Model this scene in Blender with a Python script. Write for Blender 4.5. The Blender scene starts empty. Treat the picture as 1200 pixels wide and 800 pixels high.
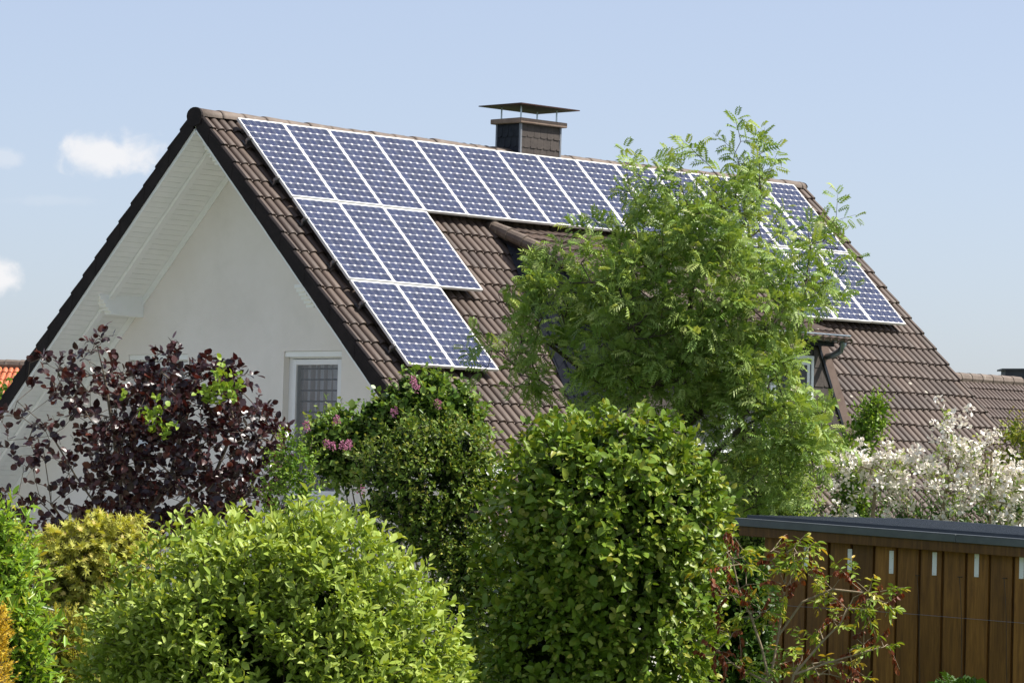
import bpy, math, numpy as np
from mathutils import Matrix, Vector
rng = np.random.default_rng(7)
sc = bpy.context.scene
COL = sc.collection
# ------------------------------------------------------------------ camera
F = 4305.29                      # focal length in units of a 1200 px wide frame
YAW, PITCH, ROLL = (math.radians(a) for a in (44.89938937, 2.38087969, 1.53486642))
EYE = np.array([0.0, 0.0, 2.9])
fw = np.array([math.cos(PITCH)*math.cos(YAW), math.cos(PITCH)*math.sin(YAW), math.sin(PITCH)])
r0 = np.array([math.sin(YAW), -math.cos(YAW), 0.0]); u0 = np.cross(r0, fw)
RT = r0*math.cos(ROLL) + u0*math.sin(ROLL); UP = -r0*math.sin(ROLL) + u0*math.cos(ROLL)
def at(x, y, D):
    """world point seen at reference pixel (x, y), D metres along the view axis"""
    x = np.asarray(x, float)[..., None]; y = np.asarray(y, float)[..., None]; D = np.asarray(D, float)[..., None]
    return EYE + D*(fw + (x-600)/F*RT - (y-400)/F*UP)
def on_plane(x, y, axis, val):
    d = fw + (x-600)/F*RT - (y-400)/F*UP
    return EYE + d*(val-EYE[axis])/d[axis]
cam = bpy.data.cameras.new('camera'); co = bpy.data.objects.new('camera', cam); COL.objects.link(co)
cam.sensor_width = 36; cam.lens = F/1200*36; cam.clip_start = 0.5; cam.clip_end = 5000
co.matrix_world = Matrix(((RT[0], UP[0], -fw[0], EYE[0]), (RT[1], UP[1], -fw[1], EYE[1]), (RT[2], UP[2], -fw[2], EYE[2]), (0, 0, 0, 1)))
sc.camera = co
# ------------------------------------------------------------------ helpers
MW = {}
def link(o, parent=None, M=None):
    COL.objects.link(o); M = M if M is not None else Matrix.Identity(4)
    MW[o.name] = M
    if parent is not None:
        o.parent = parent; o.matrix_basis = MW[parent.name].inverted() @ M
    else: o.matrix_basis = M
    return o
def thing(name, label, cat, loc=(0, 0, 0), group=None, M=None):
    o = bpy.data.objects.new(name, None); o.empty_display_size = .2
    link(o, None, M if M is not None else Matrix.Translation(Vector(loc)))
    o['label'] = label; o['category'] = cat
    if group: o['group'] = group
    return o
def mesh(name, V, Fc, mat, parent=None, M=None, smooth=False, attrs=None, local=False):
    """V in world coordinates (or local ones when local=True); M is the object's world matrix"""
    V = np.asarray(V, float).reshape(-1, 3)
    if M is None: M = MW[parent.name] if parent is not None else Matrix.Identity(4)
    if not local:
        Mi = np.array(M.inverted()); V = V @ Mi[:3, :3].T + Mi[:3, 3]
    me = bpy.data.meshes.new(name)
    if isinstance(Fc, tuple):                       # (flat loops, sizes)
        loops, sizes = Fc
        me.vertices.add(len(V)); me.vertices.foreach_set('co', V.ravel())
        me.loops.add(len(loops)); me.loops.foreach_set('vertex_index', loops.astype(np.int32))
        me.polygons.add(len(sizes))
        st = np.concatenate([[0], np.cumsum(sizes)[:-1]]).astype(np.int32)
        me.polygons.foreach_set('loop_start', st)
        me.update(calc_edges=True); me.validate()
    else:
        me.from_pydata([tuple(v) for v in V], [], [tuple(int(i) for i in f) for f in Fc]); me.update()
    for k, a in (attrs or {}).items():
        at_ = me.attributes.new(k, 'FLOAT', 'POINT'); at_.data.foreach_set('value', np.asarray(a, np.float32))
    if smooth: me.polygons.foreach_set('use_smooth', np.ones(len(me.polygons), bool))
    for m in (mat if isinstance(mat, list) else [mat]): me.materials.append(m)
    o = bpy.data.objects.new(name, me)
    return link(o, parent, M)
class MB:
    """collects solids; every face list is kept as python lists"""
    def __init__(s): s.v = []; s.f = []
    def add(s, V, Fc):
        b = len(s.v); s.v += [tuple(map(float, p)) for p in V]; s.f += [[i+b for i in f] for f in Fc]; return s
    def hexa(s, P): return s.add(P, [(3,2,1,0),(4,5,6,7),(0,1,5,4),(1,2,6,5),(2,3,7,6),(3,0,4,7)])
    def box(s, lo, hi):
        x0,y0,z0 = lo; x1,y1,z1 = hi
        return s.hexa([(x0,y0,z0),(x1,y0,z0),(x1,y1,z0),(x0,y1,z0),(x0,y0,z1),(x1,y0,z1),(x1,y1,z1),(x0,y1,z1)])
    def bar(s, a, b, w, h, up=(0,0,1)):
        a = np.array(a, float); b = np.array(b, float); d = b-a; d /= np.linalg.norm(d)
        sd = np.cross(d, up); sd /= np.linalg.norm(sd); u = np.cross(sd, d)
        c = [(-w/2,-h/2),(w/2,-h/2),(w/2,h/2),(-w/2,h/2)]
        return s.hexa([a+sd*i+u*j for i,j in c]+[b+sd*i+u*j for i,j in c])
    def tube(s, pts, rad, n=8, caps=True, half=False):
        pts = [np.array(p, float) for p in pts]; rad = rad if hasattr(rad, '__len__') else [rad]*len(pts)
        b = len(s.v)
        for i, p in enumerate(pts):
            d = pts[min(i+1, len(pts)-1)]-pts[max(i-1, 0)]; d /= np.linalg.norm(d)+1e-9
            ref = np.array([0,0,1.]) if abs(d[2]) < .9 else np.array([1.,0,0])
            sd = np.cross(d, ref); sd /= np.linalg.norm(sd); u = np.cross(sd, d)
            for k in range(n):
                t = 2*math.pi*k/n; s.v.append(tuple(p+rad[i]*(math.cos(t)*sd+math.sin(t)*u)))
        for i in range(len(pts)-1):
            for k in range(n):
                s.f.append([b+i*n+k, b+i*n+(k+1)%n, b+(i+1)*n+(k+1)%n, b+(i+1)*n+k])
        if caps: s.f += [list(range(b+n-1, b-1, -1)), [b+(len(pts)-1)*n+k for k in range(n)]]
        return s
    def prism(s, poly, off):
        n = len(poly); off = np.array(off, float)
        s.add([np.array(p, float) for p in poly]+[np.array(p, float)+off for p in poly],
              [list(range(n))[::-1], list(range(n, 2*n))]+[[i, (i+1)%n, n+(i+1)%n, n+i] for i in range(n)]); return s
    def build(s, name, mat, parent=None, M=None, smooth=False, local=False):
        return mesh(name, s.v, s.f, mat, parent, M, smooth, local=local)
def bevel(o, w=.004, seg=1):
    m = o.modifiers.new('bevel', 'BEVEL'); m.width = w; m.segments = seg; m.limit_method = 'ANGLE'; return o
# ------------------------------------------------------------------ materials
def newmat(name):
    m = bpy.data.materials.new(name); m.use_nodes = True; nt = m.node_tree
    return m, nt, nt.nodes['Principled BSDF'], nt.nodes, nt.links
def N(nt, t, **kw):
    n = nt.nodes.new(t)
    for k, v in kw.items():
        if k.startswith('i_'): n.inputs[k[2:].replace('_', ' ')].default_value = v
        elif k.startswith('n_'): n.inputs[int(k[2:])].default_value = v
        else: setattr(n, k, v)
    return n
def ramp(nt, stops):
    n = nt.nodes.new('ShaderNodeValToRGB'); e = n.color_ramp.elements
    while len(e) > 1: e.remove(e[-1])
    e[0].position = stops[0][0]; e[0].color = (*stops[0][1], 1)
    for p, c in stops[1:]: q = e.new(p); q.color = (*c, 1)
    return n
def simple(name, c1, c2=None, scale=8, rough=.6, bump=0, metal=0, bscale=None, detail=6, spec=None, stretch=None, coord='Object', dirt=None):
    m, nt, b, nd, L = newmat(name)
    tc = N(nt, 'ShaderNodeTexCoord'); src = tc.outputs[coord]
    if stretch:
        mp = N(nt, 'ShaderNodeMapping'); mp.inputs['Scale'].default_value = stretch; L.new(src, mp.inputs[0]); src = mp.outputs[0]
    no = N(nt, 'ShaderNodeTexNoise', i_Scale=scale, i_Detail=detail, i_Roughness=.65); L.new(src, no.inputs['Vector'])
    rp = ramp(nt, [(.3, c1), (.7, c2 or c1)]); L.new(no.outputs['Fac'], rp.inputs[0]); col = rp.outputs[0]
    if dirt:
        n2 = N(nt, 'ShaderNodeTexNoise', i_Scale=dirt[1], i_Detail=8, i_Roughness=.7); L.new(tc.outputs[coord], n2.inputs['Vector'])
        r2 = ramp(nt, [(dirt[2], (0,0,0)), (dirt[3], (1,1,1))]); L.new(n2.outputs['Fac'], r2.inputs[0])
        mx = N(nt, 'ShaderNodeMix', data_type='RGBA'); L.new(r2.outputs[0], mx.inputs[0]); L.new(col, mx.inputs[6]); mx.inputs[7].default_value = (*dirt[0], 1); col = mx.outputs[2]
    L.new(col, b.inputs['Base Color']); b.inputs['Roughness'].default_value = rough; b.inputs['Metallic'].default_value = metal
    if spec is not None: b.inputs['Specular IOR Level'].default_value = spec
    if bump:
        nb = N(nt, 'ShaderNodeTexNoise', i_Scale=bscale or scale*4, i_Detail=8); L.new(src, nb.inputs['Vector'])
        bp = N(nt, 'ShaderNodeBump', i_Strength=1.0, i_Distance=bump); L.new(nb.outputs['Fac'], bp.inputs['Height']); L.new(bp.outputs[0], b.inputs['Normal'])
    return m
def tile_mat(name, base, dark, moss, tw=.30, th_=.345):
    m, nt, b, nd, L = newmat(name)
    tc = N(nt, 'ShaderNodeTexCoord')
    dv = N(nt, 'ShaderNodeVectorMath', operation='DIVIDE'); dv.inputs[1].default_value = (tw, th_, 1000); L.new(tc.outputs['Object'], dv.inputs[0])
    fl = N(nt, 'ShaderNodeVectorMath', operation='FLOOR'); L.new(dv.outputs[0], fl.inputs[0])
    wn = N(nt, 'ShaderNodeTexWhiteNoise', noise_dimensions='3D'); L.new(fl.outputs[0], wn.inputs['Vector'])
    no = N(nt, 'ShaderNodeTexNoise', i_Scale=1.1, i_Detail=8, i_Roughness=.6); L.new(tc.outputs['Object'], no.inputs['Vector'])
    a = N(nt, 'ShaderNodeMath', operation='MULTIPLY_ADD'); a.inputs[1].default_value = .45; L.new(wn.outputs['Value'], a.inputs[0]); 
    a2 = N(nt, 'ShaderNodeMath', operation='MULTIPLY'); a2.inputs[1].default_value = .6; L.new(no.outputs['Fac'], a2.inputs[0]); L.new(a2.outputs[0], a.inputs[2])
    rp = ramp(nt, [(.15, dark), (.75, base)]); L.new(a.outputs[0], rp.inputs[0])
    n2 = N(nt, 'ShaderNodeTexNoise', i_Scale=9, i_Detail=8, i_Roughness=.75); L.new(tc.outputs['Object'], n2.inputs['Vector'])
    r2 = ramp(nt, [(.60, (0,0,0)), (.72, (1,1,1))]); L.new(n2.outputs['Fac'], r2.inputs[0])
    mu = N(nt, 'ShaderNodeMath', operation='MULTIPLY'); mu.inputs[1].default_value = .5; L.new(r2.outputs[0], mu.inputs[0])
    mx = N(nt, 'ShaderNodeMix', data_type='RGBA'); L.new(mu.outputs[0], mx.inputs[0]); L.new(rp.outputs[0], mx.inputs[6]); mx.inputs[7].default_value = (*moss, 1)
    # rare pale lichen spots
    vo = N(nt, 'ShaderNodeTexVoronoi', i_Scale=2.3); L.new(tc.outputs['Object'], vo.inputs['Vector'])
    r3 = ramp(nt, [(.05, (1,1,1)), (.075, (0,0,0))]); L.new(vo.outputs['Distance'], r3.inputs[0])
    m3 = N(nt, 'ShaderNodeMix', data_type='RGBA'); L.new(r3.outputs[0], m3.inputs[0]); L.new(mx.outputs[2], m3.inputs[6]); m3.inputs[7].default_value = (.42,.38,.30,1)
    L.new(m3.outputs[2], b.inputs['Base Color']); b.inputs['Roughness'].default_value = .62
    nb = N(nt, 'ShaderNodeTexNoise', i_Scale=60, i_Detail=6); L.new(tc.outputs['Object'], nb.inputs['Vector'])
    bp = N(nt, 'ShaderNodeBump', i_Strength=.6, i_Distance=.004); L.new(nb.outputs['Fac'], bp.inputs['Height']); L.new(bp.outputs[0], b.inputs['Normal'])
    return m
def leaf_mat(name, stops, young=None, trans=.35, rough=.42, tcol=None, spec=.5):
    m, nt, b, nd, L = newmat(name)
    a = N(nt, 'ShaderNodeAttribute', attribute_name='tint'); rp = ramp(nt, stops); L.new(a.outputs['Fac'], rp.inputs[0]); col = rp.outputs[0]
    if young:
        y = N(nt, 'ShaderNodeAttribute', attribute_name='young'); mx = N(nt, 'ShaderNodeMix', data_type='RGBA')
        L.new(y.outputs['Fac'], mx.inputs[0]); L.new(col, mx.inputs[6]); mx.inputs[7].default_value = (*young, 1); col = mx.outputs[2]
    L.new(col, b.inputs['Base Color']); b.inputs['Roughness'].default_value = rough; b.inputs['Specular IOR Level'].default_value = spec*.45
    tr = N(nt, 'ShaderNodeBsdfTranslucent')
    hs = N(nt, 'ShaderNodeMix', data_type='RGBA', blend_type='MULTIPLY'); hs.inputs[0].default_value = 1; L.new(col, hs.inputs[6]); hs.inputs[7].default_value = (*(tcol or (1.5, 1.35, .5)), 1)
    L.new(hs.outputs[2], tr.inputs[0])
    ms = N(nt, 'ShaderNodeMixShader'); ms.inputs[0].default_value = trans; L.new(b.outputs[0], ms.inputs[1]); L.new(tr.outputs[0], ms.inputs[2])
    L.new(ms.outputs[0], nd['Material Output'].inputs[0])
    return m
M_TILE = tile_mat('brown concrete tile', (.105,.070,.050), (.042,.027,.019), (.072,.062,.038))
M_TILE2 = tile_mat('brown tile far', (.090,.058,.043), (.058,.037,.028), (.11,.09,.065), .30, .345)
M_RED = tile_mat('orange clay tile', (.62,.18,.075), (.45,.12,.05), (.40,.16,.08))
M_RIDGE = simple('ridge tile concrete', (.11,.08,.06), (.20,.155,.12), 5, .7, .004, dirt=((.33,.29,.23), 7, .58, .7))
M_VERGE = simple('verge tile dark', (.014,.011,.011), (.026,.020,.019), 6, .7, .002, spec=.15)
M_WALL = simple('pale render', (.75,.72,.66), (.81,.785,.735), 1.2, .9, .003, bscale=90, dirt=((.70,.68,.62), .9, .50, .78), coord='Object')
M_WHITE = simple('white painted wood', (.80,.83,.80), (.86,.88,.86), 3, .45, .0008)
M_FRAME = simple('window frame white', (.74,.76,.76), (.80,.81,.81), 3, .3)
M_SLATE = simple('dark slate cladding', (.012,.014,.020), (.026,.030,.038), 10, .6, .002, spec=.2)
M_SHING = simple('grey brown shingle', (.060,.050,.045), (.098,.082,.072), 7, .75, .003, spec=.2, dirt=((.06,.05,.045), 5, .55, .7))
M_SHINGB = simple('brown shingle board', (.13,.085,.065), (.18,.125,.10), 7, .7, .002)
M_CONC = simple('chimney crown stone', (.22,.15,.11), (.34,.25,.19), 9, .85, .004)
M_RUST = simple('dark rusty metal', (.05,.022,.018), (.11,.05,.04), 14, .55, .001, metal=.5)
M_ZINC = simple('zinc gutter', (.20,.25,.28), (.30,.35,.38), 9, .38, 0, metal=.7)
M_STEEL = simple('thin steel', (.35,.42,.46), (.42,.5,.54), 9, .35, 0, metal=.8)
M_ALU = simple('panel frame aluminium', (.82,.81,.78), (.88,.87,.84), 30, .38, 0, metal=.25)
M_RAIL = simple('rail metal', (.25,.25,.25), (.35,.35,.35), 30, .4, 0, metal=.8)
M_LEAD = simple('lead flashing', (.16,.17,.19), (.25,.26,.28), 12, .5, .002, metal=.3)
M_BARK = simple('bark', (.10,.075,.05), (.20,.16,.12), 25, .9, .003, stretch=(1,1,.3))
M_BARKD = simple('dark bark', (.045,.035,.025), (.09,.07,.05), 25, .9, .003, stretch=(1,1,.3))
M_BARKL = simple('pale grey twig bark', (.20,.15,.09), (.34,.27,.17), 25, .85, .002)
def wood_mat():
    m, nt, b, nd, L = newmat('stained board')
    tc = N(nt, 'ShaderNodeTexCoord'); mp = N(nt, 'ShaderNodeMapping'); mp.inputs['Scale'].default_value = (7, 7, .55); L.new(tc.outputs['Object'], mp.inputs[0])
    no = N(nt, 'ShaderNodeTexNoise', i_Scale=4, i_Detail=9, i_Roughness=.7, i_Distortion=.6); L.new(mp.outputs[0], no.inputs['Vector'])
    rp = ramp(nt, [(.25, (.090,.038,.006)), (.5, (.215,.095,.016)), (.75, (.35,.165,.030))]); L.new(no.outputs['Fac'], rp.inputs[0])
    a = N(nt, 'ShaderNodeAttribute', attribute_name='tint'); hv = N(nt, 'ShaderNodeHueSaturation')
    mr = N(nt, 'ShaderNodeMapRange'); mr.inputs[3].default_value = .6; mr.inputs[4].default_value = 1.35; L.new(a.outputs['Fac'], mr.inputs[0]); L.new(mr.outputs[0], hv.inputs['Value']); L.new(rp.outputs[0], hv.inputs['Color'])
    L.new(hv.outputs[0], b.inputs['Base Color']); b.inputs['Roughness'].default_value = .6
    bp = N(nt, 'ShaderNodeBump', i_Strength=.7, i_Distance=.003); L.new(no.outputs['Fac'], bp.inputs['Height']); L.new(bp.outputs[0], b.inputs['Normal'])
    return m
M_WOOD = wood_mat()
def cell_mat():
    m, nt, b, nd, L = newmat('solar cells')
    tc = N(nt, 'ShaderNodeTexCoord'); sp = N(nt, 'ShaderNodeSeparateXYZ'); L.new(tc.outputs['Object'], sp.inputs[0])
    def ma(op, a, bb=None, c=None):
        n = N(nt, 'ShaderNodeMath', operation=op)
        for i, x in enumerate((a, bb, c)):
            if x is None: continue
            if isinstance(x, (int, float)): n.inputs[i].default_value = x
            else: L.new(x, n.inputs[i])
        return n.outputs[0]
    x = ma('DIVIDE', ma('SUBTRACT', sp.outputs[0], .023), .127); y = ma('DIVIDE', ma('ADD', sp.outputs[1], 1.561), .1285)
    fx = ma('ABSOLUTE', ma('SUBTRACT', ma('FRACT', x), .5)); fy = ma('ABSOLUTE', ma('SUBTRACT', ma('FRACT', y), .5))
    diam = ma('GREATER_THAN', ma('ADD', fx, fy), .85)
    gx = ma('GREATER_THAN', fx, .487); gy = ma('GREATER_THAN', fy, .487)
    outx = ma('GREATER_THAN', ma('ABSOLUTE', ma('SUBTRACT', x, 3.0)), 2.99); outy = ma('GREATER_THAN', ma('ABSOLUTE', ma('SUBTRACT', y, 6.0)), 5.99)
    white = ma('MAXIMUM', ma('MAXIMUM', diam, gy), ma('MAXIMUM', outx, outy))
    white = ma('MAXIMUM', white, ma('MULTIPLY', gx, .55))
    bus = ma('LESS_THAN', ma('ABSOLUTE', ma('SUBTRACT', fx, .22)), .012)
    # random tone for each cell
    cid = N(nt, 'ShaderNodeCombineXYZ'); L.new(ma('FLOOR', x), cid.inputs[0]); L.new(ma('FLOOR', y), cid.inputs[1])
    oi = N(nt, 'ShaderNodeObjectInfo'); L.new(oi.outputs['Random'], cid.inputs[2])
    wn = N(nt, 'ShaderNodeTexWhiteNoise', noise_dimensions='3D'); L.new(cid.outputs[0], wn.inputs['Vector'])
    rp = ramp(nt, [(0, (.017,.026,.066)), (1, (.027,.039,.094))]); L.new(wn.outputs['Value'], rp.inputs[0])
    m1 = N(nt, 'ShaderNodeMix', data_type='RGBA'); L.new(ma('MULTIPLY', bus, .55), m1.inputs[0]); L.new(rp.outputs[0], m1.inputs[6]); m1.inputs[7].default_value = (.5,.52,.56,1)
    m2 = N(nt, 'ShaderNodeMix', data_type='RGBA'); L.new(white, m2.inputs[0]); L.new(m1.outputs[2], m2.inputs[6]); m2.inputs[7].default_value = (.88,.85,.80,1)
    L.new(m2.outputs[2], b.inputs['Base Color']); b.inputs['Roughness'].default_value = .7
    b.inputs['Coat Weight'].default_value = .10; b.inputs['Coat Roughness'].default_value = .05; b.inputs['Specular IOR Level'].default_value = .08
    return m
M_CELL = cell_mat()
def glass_mat():
    m, nt, b, nd, L = newmat('window glass'); b.inputs['Base Color'].default_value = (.9,.92,.95,1)
    b.inputs['Roughness'].default_value = .03; b.inputs['Transmission Weight'].default_value = 0
    tp = N(nt, 'ShaderNodeBsdfTransparent'); tp.inputs[0].default_value = (.78,.8,.82,1); gl = N(nt, 'ShaderNodeBsdfGlossy'); gl.inputs['Roughness'].default_value = .02
    ms = N(nt, 'ShaderNodeMixShader'); ms.inputs[0].default_value = .07; L.new(tp.outputs[0], ms.inputs[1]); L.new(gl.outputs[0], ms.inputs[2]); L.new(ms.outputs[0], nd['Material Output'].inputs[0])
    return m
M_GLASS = glass_mat()
def curtain_mat():
    m, nt, b, nd, L = newmat('plaid curtain'); tc = N(nt, 'ShaderNodeTexCoord'); sp = N(nt, 'ShaderNodeSeparateXYZ'); L.new(tc.outputs['Object'], sp.inputs[0])
    def band(o, per, w):
        d = N(nt, 'ShaderNodeMath', operation='DIVIDE'); d.inputs[1].default_value = per; L.new(o, d.inputs[0])
        f = N(nt, 'ShaderNodeMath', operation='FRACT'); L.new(d.outputs[0], f.inputs[0]); l = N(nt, 'ShaderNodeMath', operation='LESS_THAN'); l.inputs[1].default_value = w; L.new(f.outputs[0], l.inputs[0]); return l.outputs[0]
    hz = band(sp.outputs[2], .145, .16); vt = band(sp.outputs[1], .13, .38)
    m1 = N(nt, 'ShaderNodeMix', data_type='RGBA'); L.new(vt, m1.inputs[0]); m1.inputs[6].default_value = (.34,.27,.25,1); m1.inputs[7].default_value = (.66,.62,.64,1)
    m2 = N(nt, 'ShaderNodeMix', data_type='RGBA'); L.new(hz, m2.inputs[0]); L.new(m1.outputs[2], m2.inputs[6]); m2.inputs[7].default_value = (.05,.04,.06,1)
    L.new(m2.outputs[2], b.inputs['Base Color']); b.inputs['Roughness'].default_value = .9; return m
M_CURT = curtain_mat()
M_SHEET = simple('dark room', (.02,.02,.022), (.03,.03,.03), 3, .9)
# ------------------------------------------------------------------ sky, sun
S = np.array([.64, -.66, 1.22]); S /= np.linalg.norm(S)
el = math.asin(S[2]); az = math.atan2(S[0], S[1])
w = bpy.data.worlds.new('World'); sc.world = w; w.use_nodes = True; nt = w.node_tree; bg = nt.nodes['Background']
sky = N(nt, 'ShaderNodeTexSky', sky_type='NISHITA', sun_disc=False); sky.sun_elevation = el; sky.sun_rotation = az; sky.air_density = .7; sky.dust_density = 1.5; sky.ozone_density = 2.0
tc = N(nt, 'ShaderNodeTexCoord')
hz = N(nt, 'ShaderNodeMix', data_type='RGBA'); hz.inputs[0].default_value = .35; nt.links.new(sky.outputs[0], hz.inputs[6]); hz.inputs[7].default_value = (4.0, 3.95, 4.4, 1)   # thin high haze
colour = hz.outputs[2]
def dotn(vec):
    d = N(nt, 'ShaderNodeVectorMath', operation='DOT_PRODUCT'); nt.links.new(tc.outputs['Generated'], d.inputs[0]); d.inputs[1].default_value = tuple(vec); return d.outputs['Value']
def mth(op, a, b=None, c=None):
    n = N(nt, 'ShaderNodeMath', operation=op)
    for i, x in enumerate((a, b, c)):
        if x is None: continue
        if isinstance(x, (int, float)): n.inputs[i].default_value = float(x)
        else: nt.links.new(x, n.inputs[i])
    return n.outputs[0]
nz = N(nt, 'ShaderNodeTexNoise', i_Scale=105, i_Detail=11, i_Roughness=.58, i_Distortion=.35); nt.links.new(tc.outputs['Generated'], nz.inputs['Vector'])
for cx, cy, rx, ry, amt in ((128, 180, 66, 30, .85), (-6, 326, 34, 26, .9), (0, 184, 34, 14, .30), (60, 235, 60, 8, .10), (-90, 60, 60, 22, .7), (1330, 250, 90, 35, .8), (1500, 90, 120, 40, .7), (-300, 250, 110, 45, .8)):
    c = fw + (cx-600)/F*RT - (cy-400)/F*UP; c /= np.linalg.norm(c)
    a = mth('DIVIDE', dotn(RT - c*(RT@c)), rx/F); b = mth('DIVIDE', dotn(UP - c*(UP@c)), ry/F)
    q = mth('SQRT', mth('ADD', mth('MULTIPLY', a, a), mth('MULTIPLY', b, b)))
    # ragged edge from the noise, flat-ish base
    v = mth('SUBTRACT', mth('MULTIPLY_ADD', nz.outputs['Fac'], 1.9, .05), q)
    mr = N(nt, 'ShaderNodeMapRange', interpolation_type='SMOOTHSTEP'); mr.inputs[1].default_value = -.10; mr.inputs[2].default_value = .66; mr.inputs[4].default_value = amt; nt.links.new(v, mr.inputs[0])
    front = mth('GREATER_THAN', dotn(c), .5)
    mx = N(nt, 'ShaderNodeMix', data_type='RGBA'); nt.links.new(mth('MULTIPLY', mr.outputs[0], front), mx.inputs[0]); nt.links.new(colour, mx.inputs[6]); mx.inputs[7].default_value = (5.2, 5.15, 5.2, 1)
    colour = mx.outputs[2]
nt.links.new(colour, bg.inputs[0]); SKY_STRENGTH = .128; bg.inputs[1].default_value = SKY_STRENGTH
sl = bpy.data.lights.new('sun', 'SUN'); sl.energy = 5.0; sl.angle = math.radians(.53); sl.color = (1, .955, .88)
so = bpy.data.objects.new('sun', sl); COL.objects.link(so); so.rotation_euler = Vector(tuple(S)).to_track_quat('Z', 'Y').to_euler(); so.location = (0, 0, 30)
sc.view_settings.view_transform = 'Standard'; sc.view_settings.look = 'None'; sc.view_settings.exposure = 0.52; sc.view_settings.gamma = 1
# ------------------------------------------------------------------ ground
def struct(name, V, Fc, mat):
    o = mesh(name, V, Fc, mat); o['kind'] = 'structure'; return o
M_GRASS = simple('lawn', (.035,.06,.015), (.07,.105,.03), 3, .9, .02, dirt=((.08,.07,.04), .6, .6, .75))
struct('ground', [(-1500,-1500,0),(1800,-1500,0),(1800,1800,0),(-1500,1800,0)], [(0,1,2,3)], M_GRASS)
o = struct('bounce_slab', [(22.0,30.0,.012),(32.6,30.0,.012),(32.6,46.0,.012),(22.0,46.0,.012)], [(0,1,2,3)], simple('terrace paving', (.38,.35,.30), (.50,.47,.41), 2, .8, .003))  # unseen pale paving added to bounce sunlight onto the shaded gable
# ------------------------------------------------------------------ house
TH = math.radians(43.84); CT, ST = math.cos(TH), math.sin(TH)
XV = 31.665; RY = 37.65; RZ = 4.97 + 2.9; LEN = 12.47; SL = 7.75        # verge, ridge, length, slope length
XW = XV + 1.05; XE = XV + LEN
C0 = (XW, RY, 0)
house = thing('house', 'white rendered house with steep brown tiled roof carrying solar panels', 'house', (XV + LEN/2, RY, 0))
def basis(o, ex, ey, ez):
    return Matrix(((ex[0],ey[0],ez[0],o[0]),(ex[1],ey[1],ez[1],o[1]),(ex[2],ey[2],ez[2],o[2]),(0,0,0,1)))
M_NEAR = basis((XV, RY, RZ), (1,0,0), (0,CT,ST), (0,-ST,CT))
M_FAR = basis((XE, RY, RZ), (-1,0,0), (0,-CT,ST), (0,ST,CT))
def tiles(length, slope, expo=.345, per=.15, h=.042, x0=0, v0=0.0, jitter=.004, seed=1, shape=None):
    """double-roll tiles as one sheet of courses; local (x, up-slope, normal)"""
    r = np.random.default_rng(seed)
    p = np.array([0,.08,.14,.24,.36,.5,.64,.76,.86,.92])
    n = int(round(length/per)); xs = (np.arange(n)[:, None] + p).ravel()*per; xs = np.append(xs, n*per)
    q = (xs/per) % 1; hh = h*np.sqrt(np.clip(1-((q-.5)/.42)**2, 0, 1)); X = xs + x0
    V = []; Fc = []; nc = int(math.ceil((slope-v0)/expo)); m = len(X)
    for c in range(nc):
        va = v0 + c*expo - .03; vb = v0 + (c+1)*expo
        if shape is not None: pass
        tl = np.repeat(r.normal(0, jitter, n//2+1), 2*len(p))[:m]
        tl = np.append(tl, [tl[-1]]*(m-len(tl))); tv = np.repeat(r.normal(0, jitter, n//2+1), 2*len(p))[:m]; tv = np.append(tv, [tv[-1]]*(m-len(tv)))
        b = len(V)*1
        rows = []
        for (v, off) in ((va, -.004), ((va+vb)/2, .013), (vb-.012, .029), (vb, .026)):
            rows.append(np.stack([X, -(v + tv*(v > va+.01)), off + hh*(.98 if v == vb else 1) + tl*(v-va)/expo], 1))
        rows.append(np.stack([X, -(np.full(m, vb-.006) + tv), -.012 + hh*.78], 1))
        V.append(np.concatenate(rows))
    nr = 5
    base = np.arange(m-1)
    quads = []
    for c in range(nc):
        for k in range(nr-1):
            a = c*nr*m + k*m + base
            quads.append(np.stack([a+m, a+m+1, a+1, a], 1))
    V = np.concatenate(V); Q = np.concatenate(quads)
    return V, (Q.ravel(), np.full(len(Q), 4))
V, Fc = tiles(LEN-.02, SL, x0=.01); V[:, 2] -= .032*np.sin(np.pi*V[:, 0]/LEN) + .006*np.sin(V[:, 0]*2.1+V[:, 1]*1.3)
roof = mesh('roof', V, Fc, M_TILE, house, M_NEAR, local=True, smooth=True)
V, Fc = tiles(LEN-.02, SL, x0=.01, seed=5)
roof_b = mesh('roof', V, Fc, M_TILE, house, M_FAR, local=True, smooth=True)
for o in (roof, roof_b):
    es = o.modifiers.new('split', 'EDGE_SPLIT'); es.split_angle = math.radians(50)
# roof deck below the tiles, closed at the eaves
def sl_pt(x, v, off=0, far=False):
    s = 1 if far else -1
    return np.array([x, RY + s*(v*CT) + s*off*ST, RZ - v*ST + off*CT])
dk = MB()
for far in (False, True):
    P = [sl_pt(x, v, off, far) for off in (-.10, -.03) for x, v in ((XV+.05, 0.08), (XE-.05, 0.08), (XE-.05, SL-.05), (XV+.05, SL-.05))]
    dk.hexa(P)
dk.build('roof_deck', M_VERGE, house)
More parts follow.
